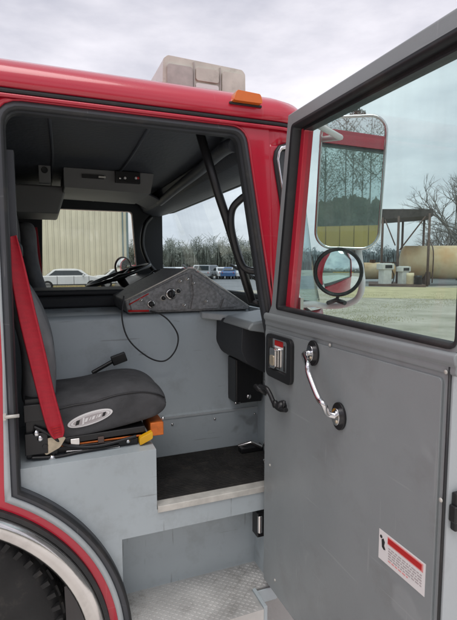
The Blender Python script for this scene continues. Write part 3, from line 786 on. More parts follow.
    for px_, py_ in ((36, 433), (52, 458), (40, 438), (55, 462)):
        p_ = U(px_, py_, 'Y', .078); k = MB(M['chrome']); k.sphere(p_, .0125, n=12); k.lathe([(.006, 0), (.006, .02)], p_, (0, 1, 0), n=8); obj('bolt', k, base)
    br_ = MB(M['brass']); P_ = [U(x, y, 'Y', .078) for x, y in ((41, 448), (47, 438), (58, 436), (66, 437), (60, 447), (46, 455))]
    br_.prism(round_poly([(p.x, p.z) for p in P_], .006, 3), 'Y', .074, .079); q_ = U(45, 446, 'Y', .074); br_.lathe([(.010, 0), (.008, .006), (0, .007)], (q_.x, .074, q_.z), (0, -1, 0), M['plastic'], n=12)
    obj('belt_anchor', br_, base, bevel=.001)
    k = MB(M['yellow']); a_ = U(139, 441, 'Y', .09); b_ = U(152, 434, 'Y', .09); k.prism(round_poly([(a_.x, a_.z-.012), (b_.x, b_.z-.012), (b_.x, b_.z+.014), (a_.x, a_.z+.014)], .006, 3), 'Y', .075, .10); obj('adjuster_knob', k, base, bevel=.005)
    k = MB(M['orange']); a_ = U(150, 433, 'Y', .12); b_ = U(163, 425, 'Y', .12); k.box(a_.x, b_.x, .11, .26, a_.z-.010, b_.z+.016); obj('adjuster_box', k, base, bevel=.003)
    k = MB(M['chrome']); p_ = U(128, 441, 'Y', .09); k.sphere(p_, .008); obj('adjuster_stud', k, base); k = MB(M['chrome']); p_ = U(163, 418, 'Y', .11); k.sphere(p_, .006); obj('adjuster_stud', k, base)
    return [seat, br, hr, belt, base]
parts = make_seat()
def copy_part(o, parent, dy):
    c = o.copy(); COL.objects.link(c); c.parent = parent
    if parent is T: c.location = Vector((0, dy, 0))
    for ch in [x for x in list(COL.objects) if x.parent is o]: copy_part(ch, c, 0)
    return c
for o in (parts[0], parts[1], parts[2], parts[4]):
    copy_part(o, T, 1.42)
db = MB(M['belt']); db.box(-.045, -.02, 1.88, 1.93, 1.5, 1.95, rot=Matrix.Rotation(radians(-4), 3, 'Y')); obj('seat_belt', db, T)
db = MB(M['fabric2']); 
rows = []
for i, (z, xf, w_) in enumerate([(1.45, .03, .2), (1.55, .02, .22), (1.65, -.015, .2), (1.78, -.035, .15), (1.90, -.03, .14), (1.97, -.05, .10)]):
    yc = 1.68; rows.append([Vector((xf, yc-w_*.9, z)), Vector((xf-.01, yc, z)), Vector((xf, yc+w_*.9, z)), Vector((xf-.10, yc+w_, z)), Vector((xf-.12, yc, z)), Vector((xf-.10, yc-w_, z))])
db.grid(rows, closed=True); db.add(rows[0], [tuple(range(6))]); db.add(rows[-1], [tuple(reversed(range(6)))]); obj('driver_backrest', db, T, sub=2)
# upper belt guide on pillar
mb = MB(M['plastic']); p = U(17, 250, 'Y', .09); mb.tube(smooth_path([U(9, 246, 'Y', .09), U(14, 240, 'Y', .085), U(20, 246, 'Y', .085), U(21, 256, 'Y', .085)], 5), .006)
mb.box(-.125, -.075, .08, .12, p.z-.05, p.z+.30, M['jamb']); obj('belt_guide', mb, T, bevel=.003)
# striker pin on the jamb
mb = MB(M['nosing']); p = U(13, 415, 'Y', .0); mb.tube([(p.x-.022, -.014, p.z), (p.x+.018, -.014, p.z)], .0055); mb.box(p.x-.026, p.x-.018, -.016, .0, p.z-.009, p.z+.009); obj('door_striker', mb, T)
# hinge at lower front of opening
mb = MB(M['steel']); p = U(258, 525, 'X', .725); mb.tube([(.745, .05, .66), (.745, .05, .73)], .010); mb.box(.735, .775, .05, .10, .64, .74, M['plastic']); obj('door_hinge', mb, T, bevel=.003)
mb = MB(M['plastic']); mb.tube([(.735, .04, 1.235), (.70, .0, 1.26), (.735, -.02, 1.235)], .010); obj('door_check_strap', mb, T)
for z in (1.02, 1.26, .95):
    mb = MB(M['plastic']); mb.lathe([(.010, 0), (.010, .012), (0, .014)], (.768, .04, z), (-1, 0, 0), M['steel'], n=8); obj('hinge_bolt', mb, T)

# ---------------- open door (in the plane x = .738 .. .80)
XI, XO = .738, .800
YE = -.848
dfr = [(0.0, .45), (0.0, 1.50), (-.045, 1.56), (-.150, 2.175), (YE, 2.183), (YE, 1.0)]
# lower rear edge follows the wheel arch
dfr += [(YE+.01, .95), (YE+.07, .84), (YE+.16, .70), (YE+.22, .55), (YE+.235, .47)]
win = round_poly([(-.088, 1.552), (-.180, 2.134), (-.836, 2.140), (-.836, 1.538)], [.012, .012, .02, .02], 4)
win_o = round_poly([(-.124, 1.540), (-.206, 2.125), (-.834, 2.131), (-.834, 1.526)], [.012, .012, .02, .02], 4)
mb = MB(M['doorgrey'])
inner_outline = [(0.0, .503), (0.0, 1.50), (-.045, 1.56), (-.150, 2.175), (YE, 2.183), (YE, 1.535), (YE+.019, 1.525), (YE+.019, .90), (YE+.06, .80), (YE+.12, .66), (YE+.16, .54)]
mb.prism(inner_outline, 'X', XI, XI+.028, holes=[win])
door = obj('door', mb, T, bevel=.004)
mb = MB(M['red']); mb.prism(inner_outline, 'X', XI+.030, XO, holes=[win_o]); obj('outer_skin', mb, door, bevel=.004)
mb = MB(M['rubber'])
def xring(mbx, A, B, xa, xb, m=None):
    N = len(A); mbx.add([(xa, p[0], p[1]) for p in A]+[(xb, p[0], p[1]) for p in B], [(i, (i+1) % N, (i+1) % N+N, i+N) for i in range(N)], m, True)
wi = offset_loop(win, lambda n, p: .004); wi2 = offset_loop(win, lambda n, p: -.007)
xring(mb, wi, wi2, XI-.003, XI+.004); xring(mb, wi2, wi2, XI+.004, XI+.030); xring(mb, wi, wi, XI-.003, XI+.02)
mb.box(XI+.0284, XO-.002, -.833, -.20, 2.118, 2.124); mb.box(XI+.0284, XI+.0296, -.835, -.17, 2.1245, 2.146)
obj('window_seal', mb, door)
mb = MB(M['glass']); gp = offset_loop(win_o, lambda n, p: .006); mb.prism(gp, 'X', XI+.044, XI+.046); obj('window_glass', mb, door)
# free edge (stronger light on it put into paler grey), sill rail, inset panel
mb = MB(M['lightgrey']); mb.box(XI+.001, XO-.002, YE+.014, YE+.019, .95, 1.520); obj('door_edge', mb, door)
mb = MB(M['rubber']); mb.tube([(XI-.001, YE+.021, .96), (XI-.001, YE+.021, 1.50)], .0035, n=6); obj('edge_gasket', mb, door)
mb = MB(M['doorgrey'])
mb.prism([(XI, 1.530), (XI-.007, 1.527), (XI-.010, 1.520), (XI-.009, 1.508), (XI-.003, 1.502), (XI-.004, 1.492), (XI-.002, 1.484), (XI+.004, 1.482), (XI+.004, 1.530)], 'Y', YE+.004, -.003)
obj('sill_rail', mb, door, bevel=.003)
mb = MB(M['doorgrey'])
pan = [(-.012, .516), (-.012, 1.470), (-.812, 1.474), (-.812, .93), (YE+.10, .80), (YE+.145, .66), (YE+.18, .53)]
mb.prism(round_poly(pan, [.01, .012, .012, .01, .05, .05, .01], 4), 'X', XI-.006, XI)
obj('inner_panel', mb, door, bevel=.0025)
for px_, py_ in ((330, 345), (441, 500), (270, 465), (446, 372), (275, 580)):
    p = U(px_, py_, 'X', XI-.006)
    k = MB(M['nosing']); k.lathe([(.005, 0), (.004, .002), (0, .003)], (XI-.006, p.y, p.z), (-1, 0, 0), n=10); obj('rivet', k, door)
# worn arc beside the handle
mb = MB(M['lightgrey'])
pts = smooth_path([U(325, 361, 'X', XI-.0063), U(336, 364, 'X', XI-.0063), U(346, 374, 'X', XI-.0063), U(351, 390, 'X', XI-.0063), U(350, 403, 'X', XI-.0063)], 5)

# latch on the free edge
mb = MB(M['plastic']); mb.box(XI+.010, XI+.060, YE+.000, YE+.014, 1.165, 1.245); mb.box(XI+.004, XI+.014, YE-.004, YE+.014, 1.185, 1.22)
obj('edge_latch', mb, door, bevel=.003)
# latch plate with paddle
xp = XI-.006
P4 = [U(269.5, 331, 'X', xp), U(294, 338, 'X', xp), U(297, 387, 'X', xp), U(269, 374, 'X', xp)]
poly4 = [(p.y, p.z) for p in P4]
y0, y1, z0, z1 = -.222, -.040, 1.312, 1.462
mb = MB(M['plastic']); mb.prism(rrect(y0, y1, z0, z1, .022), 'X', xp-.012, xp, holes=[rrect(y0+.03, y1-.022, z0+.028, z1-.012, .01)])
bz = obj('latch_bezel', mb, door, bevel=.004)
mb = MB(M['steel']); mb.prism(rrect(y0+.03, y1-.022, z0+.028, z1-.012, .01), 'X', xp-.003, xp)
mb.box(xp-.005, xp-.003, -.150, -.095, z1-.036, z1-.018, M['redprint']); mb.box(xp-.0052, xp-.003, -.150, -.095, z1-.044, z1-.037, M['white'])
mb.prism(rrect(-.118, -.078, z0+.035, z1-.045, .01), 'X', xp-.016, xp-.003, M['steel']); mb.prism(rrect(-.112, -.084, z0+.045, z1-.070, .008), 'X', xp-.019, xp-.016, M['brass'])
mb.box(xp-.004, xp-.003, -.130, -.124, z0+.035, z1-.05, M['black']); mb.box(xp-.004, xp-.003, -.165, -.157, z0+.035, z1-.03, M['black']); mb.box(xp-.004, xp-.003, -.184, -.178, z0+.035, z1-.03, M['plastic'])
obj('latch_paddle', mb, bz, bevel=.001)
# chrome grab handle
a = U(314, 353, 'X', xp); b = U(340, 416, 'X', xp)
H = [Vector((xp-.004, a.y, a.z)), Vector((xp-.030, a.y+.004, a.z-.002)), U(307.5, 364, 'X', xp-.052), U(309, 374, 'X', xp-.055), U(318, 397, 'X', xp-.055), U(324, 405, 'X', xp-.052), Vector((xp-.030, b.y+.012, b.z+.006)), Vector((xp-.004, b.y, b.z))]
mb = MB(M['chrome']); mb.tube(smooth_path(H, 8), .0085, n=12)
gh = obj('door_grab_handle', mb, door)
for c in (a, b):
    k = MB(M['plastic']); rot = Matrix.Rotation(0, 3, 'X')
    k.prism([(c.y+.030*cos(t*pi/12), c.z+.038*sin(t*pi/12)) for t in range(24)], 'X', xp-.007, xp)
    k.prism([(c.y+.018*cos(t*pi/12), c.z+.024*sin(t*pi/12)) for t in range(24)], 'X', xp-.016, xp-.006, M['chrome'])
    k.lathe([(.005, 0), (.004, .003), (0, .004)], (xp-.016, c.y-.008, c.z-.012), (-1, 0, 0), M['brass'], n=8)
    obj('handle_mount', k, gh, bevel=.002)
# inner release lever
Lp = [U(260, 386, 'X', xp-.03), U(266, 388, 'X', xp-.03), U(270, 394, 'X', xp-.025), U(275, 405, 'X', xp-.02), U(280, 409, 'X', xp-.02), U(286, 410, 'X', xp-.02)]
mb = MB(M['plastic']); mb.tube(smooth_path(Lp, 5), .008, n=8)
p = U(284, 406, 'X', xp); mb.lathe([(.020, 0), (.018, .016), (.012, .026), (0, .028)], (xp, p.y, p.z), (-1, 0, 0), n=16)
p = U(275, 404, 'X', xp-.02); mb.lathe([(.013, 0), (.013, .012), (.0, .014)], (xp-.014, p.y, p.z), (-1, 0, 0), n=12)
mb.tube([U(284, 408, 'X', xp-.02), U(284, 401, 'X', xp-.02)], .006)
obj('release_lever', mb, door)
# warning label
P4 = [U(380.5, 528.5, 'X', xp), U(427.5, 563, 'X', xp), U(426, 598, 'X', xp), U(380, 558, 'X', xp)]
ly0, ly1, lz0, lz1 = -.792, -.645, .992, 1.066
mb = MB(M['white'])
mb.box(xp-.0008, xp+.0, ly0, ly1, lz0, lz1)
mb.box(xp-.0012, xp-.0007, ly0+.006, ly1-.030, lz1-.023, lz1-.004, M['pinkprint'])
mb.box(xp-.0016, xp-.0007, ly0+.010, ly1-.032, lz1-.020, lz1-.007, M['redprint'])
random.seed(3)
for r_ in range(6):
    yy_ = ly1-.034; z = lz1-.031-r_*.0062
    end = ly0+(.010 if r_ < 5 else .05)
    while yy_ > end:
        w_ = random.uniform(.004, .014); w_ = min(w_, yy_-end+.001)
        mb.box(xp-.0014, xp-.0007, yy_-w_, yy_, z-.0016, z+.0010, M['print'] if r_ != 5 else M['pinkprint']); yy_ -= w_+.003
# small figure pictogram on the left field
mb.prism([(ly1-.010, lz0+.052), (ly1-.016, lz0+.057), (ly1-.021, lz0+.050), (ly1-.019, lz0+.040), (ly1-.024, lz0+.032), (ly1-.018, lz0+.030), (ly1-.012, lz0+.034)], 'X', xp-.0016, xp-.0006, M['black'])
mb.prism([(ly1-.008+.004*cos(t*pi/6), lz0+.058+.004*sin(t*pi/6)) for t in range(12)], 'X', xp-.0016, xp-.0006, M['black'])
obj('warning_label', mb, door)

# ---------------- mirrors on the open door
mc = Vector((.95, -.193, 1.968))
def frame_of(nrm, roll=0):
    n = Vector(nrm).normalized(); r = Vector((0, 0, 1)).cross(n).normalized(); u = n.cross(r)
    c, s_ = cos(roll), sin(roll); return r*c+u*s_, u*c-r*s_, n
def mirror_head(center, nrm, poly, roll, depth, bulge=0, rim=.008):
    r, u, n = frame_of(nrm, roll)
    tf = lambda p, h: center+r*p[0]+u*p[1]+n*h
    N = len(poly)
    housing = MB(M['chrome'])
    levels = [(1.0, 0.004), (1.0, -.004), (.97, -depth*.4), (.85, -depth*.8), (.6, -depth)]
    rows = [[tf((p[0]*k, p[1]*k), h) for p in poly] for k, h in levels]
    housing.grid(rows, closed=True); housing.add(rows[-1], [tuple(range(N))])
    gl = MB(M['mirror'])
    if bulge:
        cen = []
        for k in (1, .85, .7, .5, .3, .12): cen.append([tf((p[0]*k*.94, p[1]*k*.94), bulge*(1-k*k)) for p in poly])
        gl.grid(cen, closed=True); gl.add(cen[-1], [tuple(range(N))], None, True)
    else:
        gl.add([tf((p[0]*.965, p[1]*.985), .0015) for p in poly], [tuple(range(N))])
    rimm = MB(M['steel'] if not bulge else M['plastic']); rimm.tube([tf(p, .002) for p in poly], rim, closed=True, n=8)
    return housing, gl, rimm
to_cam = (CAM-mc); hd = Vector((to_cam.x, to_cam.y, 0)).normalized()
# turn the head slightly about the vertical and tip it down
n1 = Matrix.Rotation(radians(-2), 3, 'Z') @ hd; n1 = Vector((n1.x, n1.y, -.036))
poly = rrect(-.103, .103, -.212, .212, .055, 8)
h, gl, rm = mirror_head(mc, n1, poly, radians(-2.4), .05, rim=.005)
sm_ = obj('side_mirror', h, T); obj('mirror_glass', gl, sm_); obj('mirror_rim', rm, sm_)
cc = U(338, 272, 'X', .925)
n2 = Vector((hd.x-.93*.14, hd.y+.37*.14, .01))
circ = [(.079*cos(2*pi*k/40), .079*sin(2*pi*k/40)) for k in range(40)]
h, gl, rm = mirror_head(cc, n2, circ, 0, .05, bulge=.020, rim=.005)
cm_ = obj('convex_mirror', h, T); obj('mirror_glass', gl, cm_); obj('mirror_rim', rm, cm_)
mb = MB(M['white'])
q = cc-n2.normalized()*.03
mb.tube(smooth_path([Vector((.80, -.10, 1.56)), Vector((.86, -.12, 1.565)), U(325, 306, 'X', .93), U(343, 305, 'X', .97), U(357, 299, 'X', 1.0), U(362, 285, 'X', 1.0), U(360, 262, 'X', 1.0), mc-n1.normalized()*.05], 6), .011, n=10)
mb.tube([Vector((.80, -.22, 2.135)), mc+Vector((.03, .04, .14))], .010); mb.box(.800, .812, -.14, -.07, 1.53, 1.59, M['chrome'])
obj('mirror_arm', mb, T)
mb = MB(M['plastic']); mb.tube([U(328, 303, 'X', .93), U(336, 300, 'X', .935), U(345, 303, 'X', .94)], .008); mb.tube([U(337, 300, 'X', .935), cc-n2.normalized()*.04-Vector((0, 0, .06))], .006); obj('mirror_clamp', mb, T)
# driver side round mirror
c3 = U(123, 267, 'Y', W+.28); n3 = (CAM-c3).normalized()+Vector((-.45, .1, 0))
h, gl, rm = mirror_head(c3, n3, [(.075*cos(2*pi*k/32), .085*sin(2*pi*k/32)) for k in range(32)], 0, .05, bulge=.022, rim=.006)
o = obj('convex_mirror', h, T); obj('mirror_glass', gl, o); obj('mirror_rim', rm, o)
mb = MB(M['plastic']); mb.tube([c3-n3*.05, c3+Vector((.12, 0, .0)), Vector((.86, W, 1.75))], .010); obj('mirror_arm', mb, T)

# ================================================================== SETTING
def sheet(name, x0, x1, y0, y1, z, m, n=1):
    b = MB(m); b.add([(x0, y0, z), (x1, y0, z), (x1, y1, z), (x0, y1, z)], [(0, 1, 2, 3)]); o = obj(name, b); return setting(o)
sheet('ground', -600, 900, -600, 900, 0, M['ground'])
sheet('parking_lot', -8, 70, 27, 62, .004, M['asphalt'])
b = MB(M['grassm']); b.add([(-14, 34, .008), (7.5, 34, .008), (7.8, 38, .008), (-14, 38, .008)], [(0, 1, 2, 3)]); setting(obj('grass_strip', b))
b = MB(M['grassm']); q_ = [U(340, 286.2, 'Z', .006), U(560, 289, 'Z', .006), U(560, 301, 'Z', .006), U(330, 297, 'Z', .006)]; b.add(q_, [(0, 1, 2, 3)]); setting(obj('dry_verge', b))
# bumpy grass blades near the yellow wall (ground cover)
def tufts(name, x0, x1, y0, y1, n, h, m):
    b = MB(m); rnd = random.Random(5)
    for _ in range(n):
        x = rnd.uniform(x0, x1); y = rnd.uniform(y0, y1); a = rnd.uniform(0, pi); w = .05; hh = h*rnd.uniform(.4, 1)
        b.add([(x-w*cos(a), y-w*sin(a), 0), (x+w*cos(a), y+w*sin(a), 0), (x+rnd.uniform(-.08, .08), y, hh)], [(0, 1, 2)])
    return obj(name, b, fix=False)
o = setting(tufts('grass', -13, 7.3, 34.2, 37.6, 6000, .25, M['grassm']), 'stuff'); tag(o, 'strip of short yellow green grass at the foot of the cream building', 'grass')

M['olive'] = mat('olive_grass', (.36, .36, .20), .95, col2=(.48, .44, .28), vscale=.8)
b = MB(M['olive']); rnd = random.Random(31)
for _ in range(260):
    px_ = rnd.uniform(300, 520); dd = rnd.uniform(8, 30)**1.0; dq = FW*FPX+RT*(px_-228.5); dq.z = 0; dq.normalize(); c_ = Vector((CAM.x, CAM.y, 0))+dq*dd
    if noise.noise(c_*.18) < -.05: continue
    for _k in range(70):
        x = c_.x+rnd.gauss(0, .55); y = c_.y+rnd.gauss(0, .4); a = rnd.uniform(0, pi); w_ = .012; hh = rnd.uniform(.015, .04)
        b.add([(x-w_*cos(a), y-w_*sin(a), 0), (x+w_*cos(a), y+w_*sin(a), 0), (x+rnd.uniform(-.03, .03), y, hh)], [(0, 1, 2)])
o = setting(obj('grass', b, fix=False), 'stuff'); tag(o, 'sparse olive grass tufts scattered over the gravel beyond the open door', 'grass')
M['apron'] = mat('apron_concrete', (.64, .61, .56), .9, col2=(.78, .75, .70), vscale=1.5, bump=.3, bscale=60, bdist=.004, grime=.3, gscale=3)
sheet('concrete_apron', -9, 5.5, -9, 6, .004, M['apron'])
# cream metal building beyond the far window
Bt = thing('metal_building', 'cream ribbed metal building seen through the far cab window', 'building', (-4, 44, 0))
b = MB(M['bld']); b.box(-16, 6.45, 38, 52, 0, 9.2); obj('wall', b, Bt)
b = MB(M['bldgrn']); b.add([(-16.3, 37.7, 9.2), (6.8, 37.7, 9.2), (6.8, 52.3, 9.2), (-16.3, 52.3, 9.2), (-16.3, 45, 10.6), (6.8, 45, 10.6)], [(0, 1, 5, 4), (3, 4, 5, 2), (0, 4, 3), (1, 2, 5), (0, 3, 2, 1)]); obj('roof', b, Bt)
b = MB(M['bldgrn']); b.box(6.45, 6.62, 37.93, 38.15, 0, 9.2); b.box(6.10, 6.20, 37.88, 37.99, .1, 9.1); obj('downpipe', b, Bt)
b = MB(M['cream']); b.box(-16, 6.1, 37.96, 37.995, 0, .35); obj('base_trim', b, Bt)
# yellow building behind the camera (only seen in the mirrors)
Yb = thing('yellow_storage_building', 'long low yellow panelled building reflected in the side mirrors', 'building', (-12, -25, 0))
b = MB(M['yel'])
dr = Vector((-.60, -.80, 0)); pr2 = Vector((.80, -.60, 0)); c0 = CAM+dr*42; c0.z = 0
for k in range(-26, 27):
    a = c0+pr2*(k*1.3-.62); e = c0+pr2*(k*1.3+.62)
    b.add([a, e, e+Vector((0, 0, 2.2)), a+Vector((0, 0, 2.2)), a+dr*4, e+dr*4, e+dr*4+Vector((0, 0, 2.2)), a+dr*4+Vector((0, 0, 2.2))], [(0, 1, 2, 3), (4, 7, 6, 5), (3, 2, 6, 7), (0, 3, 7, 4), (1, 5, 6, 2)])
obj('wall', b, Yb)

# cars
def car(label, loc, heading, paint, L=4.5, suv=False):
    c = thing('parked_car', label, 'car', loc, 'cars parked on the lot')
    Wd = 1.78; H = 1.70 if suv else 1.45
    prof = [(-L/2, .35), (-L/2, .80), (-L/2+.15, .95), (-L/2+(.12 if suv else .7), .98), (-L/2+(.35 if suv else 1.25), H-.06), (-L/2+(.8 if suv else 1.7), H), (.35, H), (.75, H-.08), (1.25, 1.00), (L/2-.35, .86), (L/2-.05, .70), (L/2, .35)]
    def body(shr): pass
    R = Matrix.Rotation(heading, 3, 'Z'); loc = Vector(loc)
    tf = lambda p: R @ Vector(p)+loc
    b = MB(paint)
    low = [p for p in prof if p[1] <= 1.001]; hi = [p for p in prof if p[1] > .95 or p in (prof[3], prof[8])]
    N = len(low); vs = [tf((x, -Wd/2, z)) for x, z in low]+[tf((x, Wd/2, z)) for x, z in low]
    b.add(vs, [tuple(range(N)), tuple(reversed(range(N, 2*N)))]+[(i, (i+1) % N, (i+1) % N+N, i+N) for i in range(N)])
    cab = [(prof[3][0], .96), (prof[4][0], H-.06), (prof[5][0], H), (.35, H), (.75, H-.08), (1.28, .96)]; N = len(cab)
    hw = lambda z: Wd/2*(.97 if z < 1 else .80)
    vs = [tf((x, -hw(z), z)) for x, z in cab]+[tf((x, hw(z), z)) for x, z in cab]
    b.add(vs, [tuple(range(N)), tuple(reversed(range(N, 2*N)))]+[(i, (i+1) % N, (i+1) % N+N, i+N) for i in range(N)])
    obj('body', b, c, bevel=.05)
    b = MB(M['carwin'])
    for s_ in (-1, 1):
        ww = [(prof[3][0]+.25, 1.02), (prof[4][0]+.1, H-.12), (.55, H-.12), (1.02, 1.02)]
        for x0_, x1_ in ((0, 1),):
            vs = [tf(Vector((x, s_*(Wd/2*(.965-.165*(z-.96)/(H-.96))+.012), z))) for x, z in ww]; b.add(vs, [(0, 1, 2, 3)])
    vs = [tf(Vector(v)) for v in [(1.20, -.68, 1.05), (.80, -.62, H-.10), (.80, .62, H-.10), (1.20, .68, 1.05)]]; vs = [v+(R @ Vector((.03, 0, .02))) for v in vs]; b.add(vs, [(0, 1, 2, 3)])
    x3, x4 = prof[3][0], prof[4][0]
    vs = [tf(Vector(v))+(R @ Vector((-.03, 0, .02))) for v in [(x3+.05, -.68, 1.05), (x4, -.62, H-.12), (x4, .62, H-.12), (x3+.05, .68, 1.05)]]; b.add(vs, [(0, 1, 2, 3)])
    obj('window', b, c, fix=False)
    for x in (-L/2+.85, L/2-.85):
        for s_ in (-1, 1):
            w = MB(M['tire']); w.lathe([(.2, 0), (.33, 0), (.34, .03), (.34, .2), (.2, .2)], tf((x, s_*(Wd/2+.01), .34)), R @ Vector((0, -s_, 0)), n=20); w.lathe([(.2, -.002), (0, .01)], tf((x, s_*(Wd/2+.01), .34)), R @ Vector((0, -s_, 0)), M['rim'], n=20); obj('wheel', w, c)
    for s_ in (-.6, .6):
        w = MB(M['lens']); w.sphere(tf((L/2-.08, s_, .66)), .12, sc=(.5, 1, .6)); obj('headlight', w, c)
    for s_ in (-.66, .66):
        w = MB(M['redprint']); w.sphere(tf((-L/2+.02, s_, .78)), .11, sc=(.4, 1, .8)); obj('tail_lamp', w, c)
    w = MB(M['black'])
    for x in (prof[3][0]+.75, .25, 1.22):
        for s_ in (-1, 1): w.tube([tf((x, s_*(Wd/2+.004), .42)), tf((x, s_*(Wd/2+.004), .96))], .012, n=4)
    for s_ in (-1, 1): w.tube([tf((-L/2+.1, s_*(Wd/2+.006), .40)), tf((L/2-.1, s_*(Wd/2+.006), .40))], .03, n=4)
    w.tube([tf((L/2+.01, -.7, .5)), tf((L/2+.01, .7, .5))], .05, n=5)
    obj('body_trim', w, c)
    for s_ in (-1, 1):
        w = MB(paint); w.sphere(tf((.85, s_*(Wd/2+.09), 1.02)), .10, sc=(.7, 1.2, .7)); obj('door_mirror', w, c)
    return c
car('white hatchback parked in front of the cream metal building', (1.55, 32, 0), 0, M['carwhite'])
car('white low car parked just right of the white hatchback', (5.3, 33.5, 0), 0, M['carwhite'], 4.0)
car('bright red car at the corner of the cream building', (7.9, 38.5, 0), .5, M['carred'], suv=True)
def gx(px, Y): return U(px, 275, 'Y', Y).x
CL = [(158, 56, 'cardark', True, 'dark suv at the left end of the car row beyond the windshield'), (169, 55, 'carsilver', False, 'silver car next to the dark suv at the left of the far row'),
 (180, 55, 'carwhite', False, 'white car left of the maroon car in the far row'), (190, 54, 'carred', False, 'maroon car in the far row beyond the windshield'),
 (200, 54, 'carwhite', True, 'white suv right of the maroon car in the far row'), (210, 53, 'carsilver', True, 'silver suv between the two white vehicles in the far row'),
 (220, 53, 'carwhite', False, 'white sedan left of the blue car in the far row'), (231, 52, 'carblue', False, 'blue car in the far row beyond the windshield'),
 (241, 52, 'carwhite', True, 'white suv right of the blue car in the far row'), (252, 51, 'cardark', False, 'dark sedan right of the blue car near the windshield post'), (263, 50, 'carsilver', False, 'silver sedan at the right end of the far row')]
for i, (px_, Y_, pt, su, lb_) in enumerate(CL):
    car(lb_, (gx(px_, Y_), Y_, 0), 1.15+.35*sin(i*2.3), M[pt], suv=su)
# shed, tank and pumps
def gp_(px, py, dist=None): v = U(px, py, 'Z', 0); return v
Sx0 = U(378, 285, 'Z', 0); 
def at(px, dist):
    """ground point seen at column px, dist metres out"""
    d = (FW*FPX+RT*(px-228.5)); d.z = 0; d.normalize(); return Vector((CAM.x, CAM.y, 0))+d*dist
D = 42
A_, B_ = at(380, D), at(426, D-2); back = (A_-Vector((0, -1.5, 0))).normalized()*5
hz = lambda py, dist, px: 1.7+(265-py)/463*dist*cos(math.atan((px-228.5)/463))
Hs = hz(220, D, 400)
Sh = thing('open_shed', 'open steel shed with flat dark roof on thin posts beyond the gravel', 'shed', tuple(A_))
b = MB(M['shedroof'])
dA = (A_-B_).normalized()
r0 = A_+dA*.6; r1 = B_-dA*.3
b.add([r0+Vector((0, 0, Hs+.05)), r1+Vector((0, 0, Hs+.0)), r1+back+Vector((0, 0, Hs+.1)), r0+back+Vector((0, 0, Hs+.1)), r0+Vector((0, 0, Hs+.95)), r1+Vector((0, 0, Hs+.50)), r1+back+Vector((0, 0, Hs+.8)), r0+back+Vector((0, 0, Hs+.95))], [(0, 1, 2, 3), (7, 6, 5, 4), (0, 4, 5, 1), (1, 5, 6, 2), (2, 6, 7, 3), (3, 7, 4, 0)])
obj('roof', b, Sh)
posts = [A_, A_+(B_-A_)*.36, B_, A_+(B_-A_)*.5+back*.9, A_+back, B_+back]
for p in posts:
    b = MB(M['rustmetal']); b.tube([p, p+Vector((0, 0, Hs+.2))], .10, n=6); obj('post', b, Sh)
b = MB(M['rustmetal']); b.tube([A_+(B_-A_)*.30+Vector((0, 0, Hs-2.2)), A_+(B_-A_)*.05+Vector((0, 0, Hs))], .05); b.tube([A_+(B_-A_)*.40+Vector((0, 0, Hs-2.6)), A_+(B_-A_)*.92+Vector((0, 0, Hs))], .06)
b.tube([A_+Vector((0, 0, 1.9)), A_+(B_-A_)*.6+back+Vector((0, 0, 1.9))], .06); obj('brace', b, Sh)
def tank(name, label, pc, axis, L, R, zc):
    t = thing(name, label, 'tank', (pc.x, pc.y, 0), 'storage tanks'); axis = axis.normalized()
    b = MB(M['rust']); b.lathe([(0, -L/2-R*.25), (R*.6, -L/2-R*.18), (R*.92, -L/2-R*.06), (R, -L/2), (R, L/2), (R*.92, L/2+R*.06), (R*.6, L/2+R*.18), (0, L/2+R*.25)], pc+Vector((0, 0, zc)), axis, n=32); obj('shell', b, t)
    for k in (-.32, .32):
        b = MB(M['rustmetal']); q = pc+axis*L*k; s_ = axis.cross(Vector((0, 0, 1)))
        b.add([q+s_*R*.8-axis*.2, q-s_*R*.8-axis*.2, q-s_*R*.8+axis*.2, q+s_*R*.8+axis*.2]+[v+Vector((0, 0, zc-R*.55)) for v in (q+s_*R*.8-axis*.2, q-s_*R*.8-axis*.2, q-s_*R*.8+axis*.2, q+s_*R*.8+axis*.2)], [(0, 1, 2, 3), (4, 7, 6, 5), (0, 4, 5, 1), (1, 5, 6, 2), (2, 6, 7, 3), (3, 7, 4, 0)]); obj('saddle', b, t)
    b = MB(M['rustmetal']); e_ = pc+axis*L*.30+Vector((0, 0, zc))
    sd = axis.cross(Vector((0, 0, 1))).normalized(); sd = sd if sd.dot(CAM-pc) > 0 else -sd
    for k_ in (-.2, .2): b.tube([e_+axis*k_+sd*(R+.12)-Vector((0, 0, zc)), e_+axis*k_+sd*(R+.12)+Vector((0, 0, R*.9))], .03, n=5)
    for k_ in range(9): b.tube([e_-axis*.2+sd*(R+.12)+Vector((0, 0, -zc+.3+k_*.33)), e_+axis*.2+sd*(R+.12)+Vector((0, 0, -zc+.3+k_*.33))], .02, n=4) if -zc+.3+k_*.33 < R*.9 else None
    obj('ladder', b, t)
    b = MB(M['rustmetal']); e_ = pc-axis*L*.30; b.tube(smooth_path([e_+Vector((0, 0, zc+R-.05)), e_+Vector((0, 0, zc+R+.35)), e_+sd*.5+Vector((0, 0, zc+R+.4)), e_+sd*(R+.3)+Vector((0, 0, zc+R*.6)), e_+sd*(R+.3)+Vector((0, 0, .2))], 5), .05, n=6); obj('pipe', b, t)
    b = MB(M['rustmetal']); b.lathe([(.3, 0), (.3, .3), (.34, .32), (0, .34)], pc+Vector((0, 0, zc+R-.03)), (0, 0, 1), n=16); obj('hatch', b, t)
tc_ = at(459, 45)
tank('storage_tank', 'large rust streaked cream horizontal tank right of the shed', tc_, Vector((1, -.55, 0)), 9.5, 1.42, 1.95)
tc_ = at(371, 50)
tank('storage_tank', 'smaller tan horizontal tank behind the shed posts', tc_, Vector((1, -.35, 0)), 4.2, .85, 1.1)
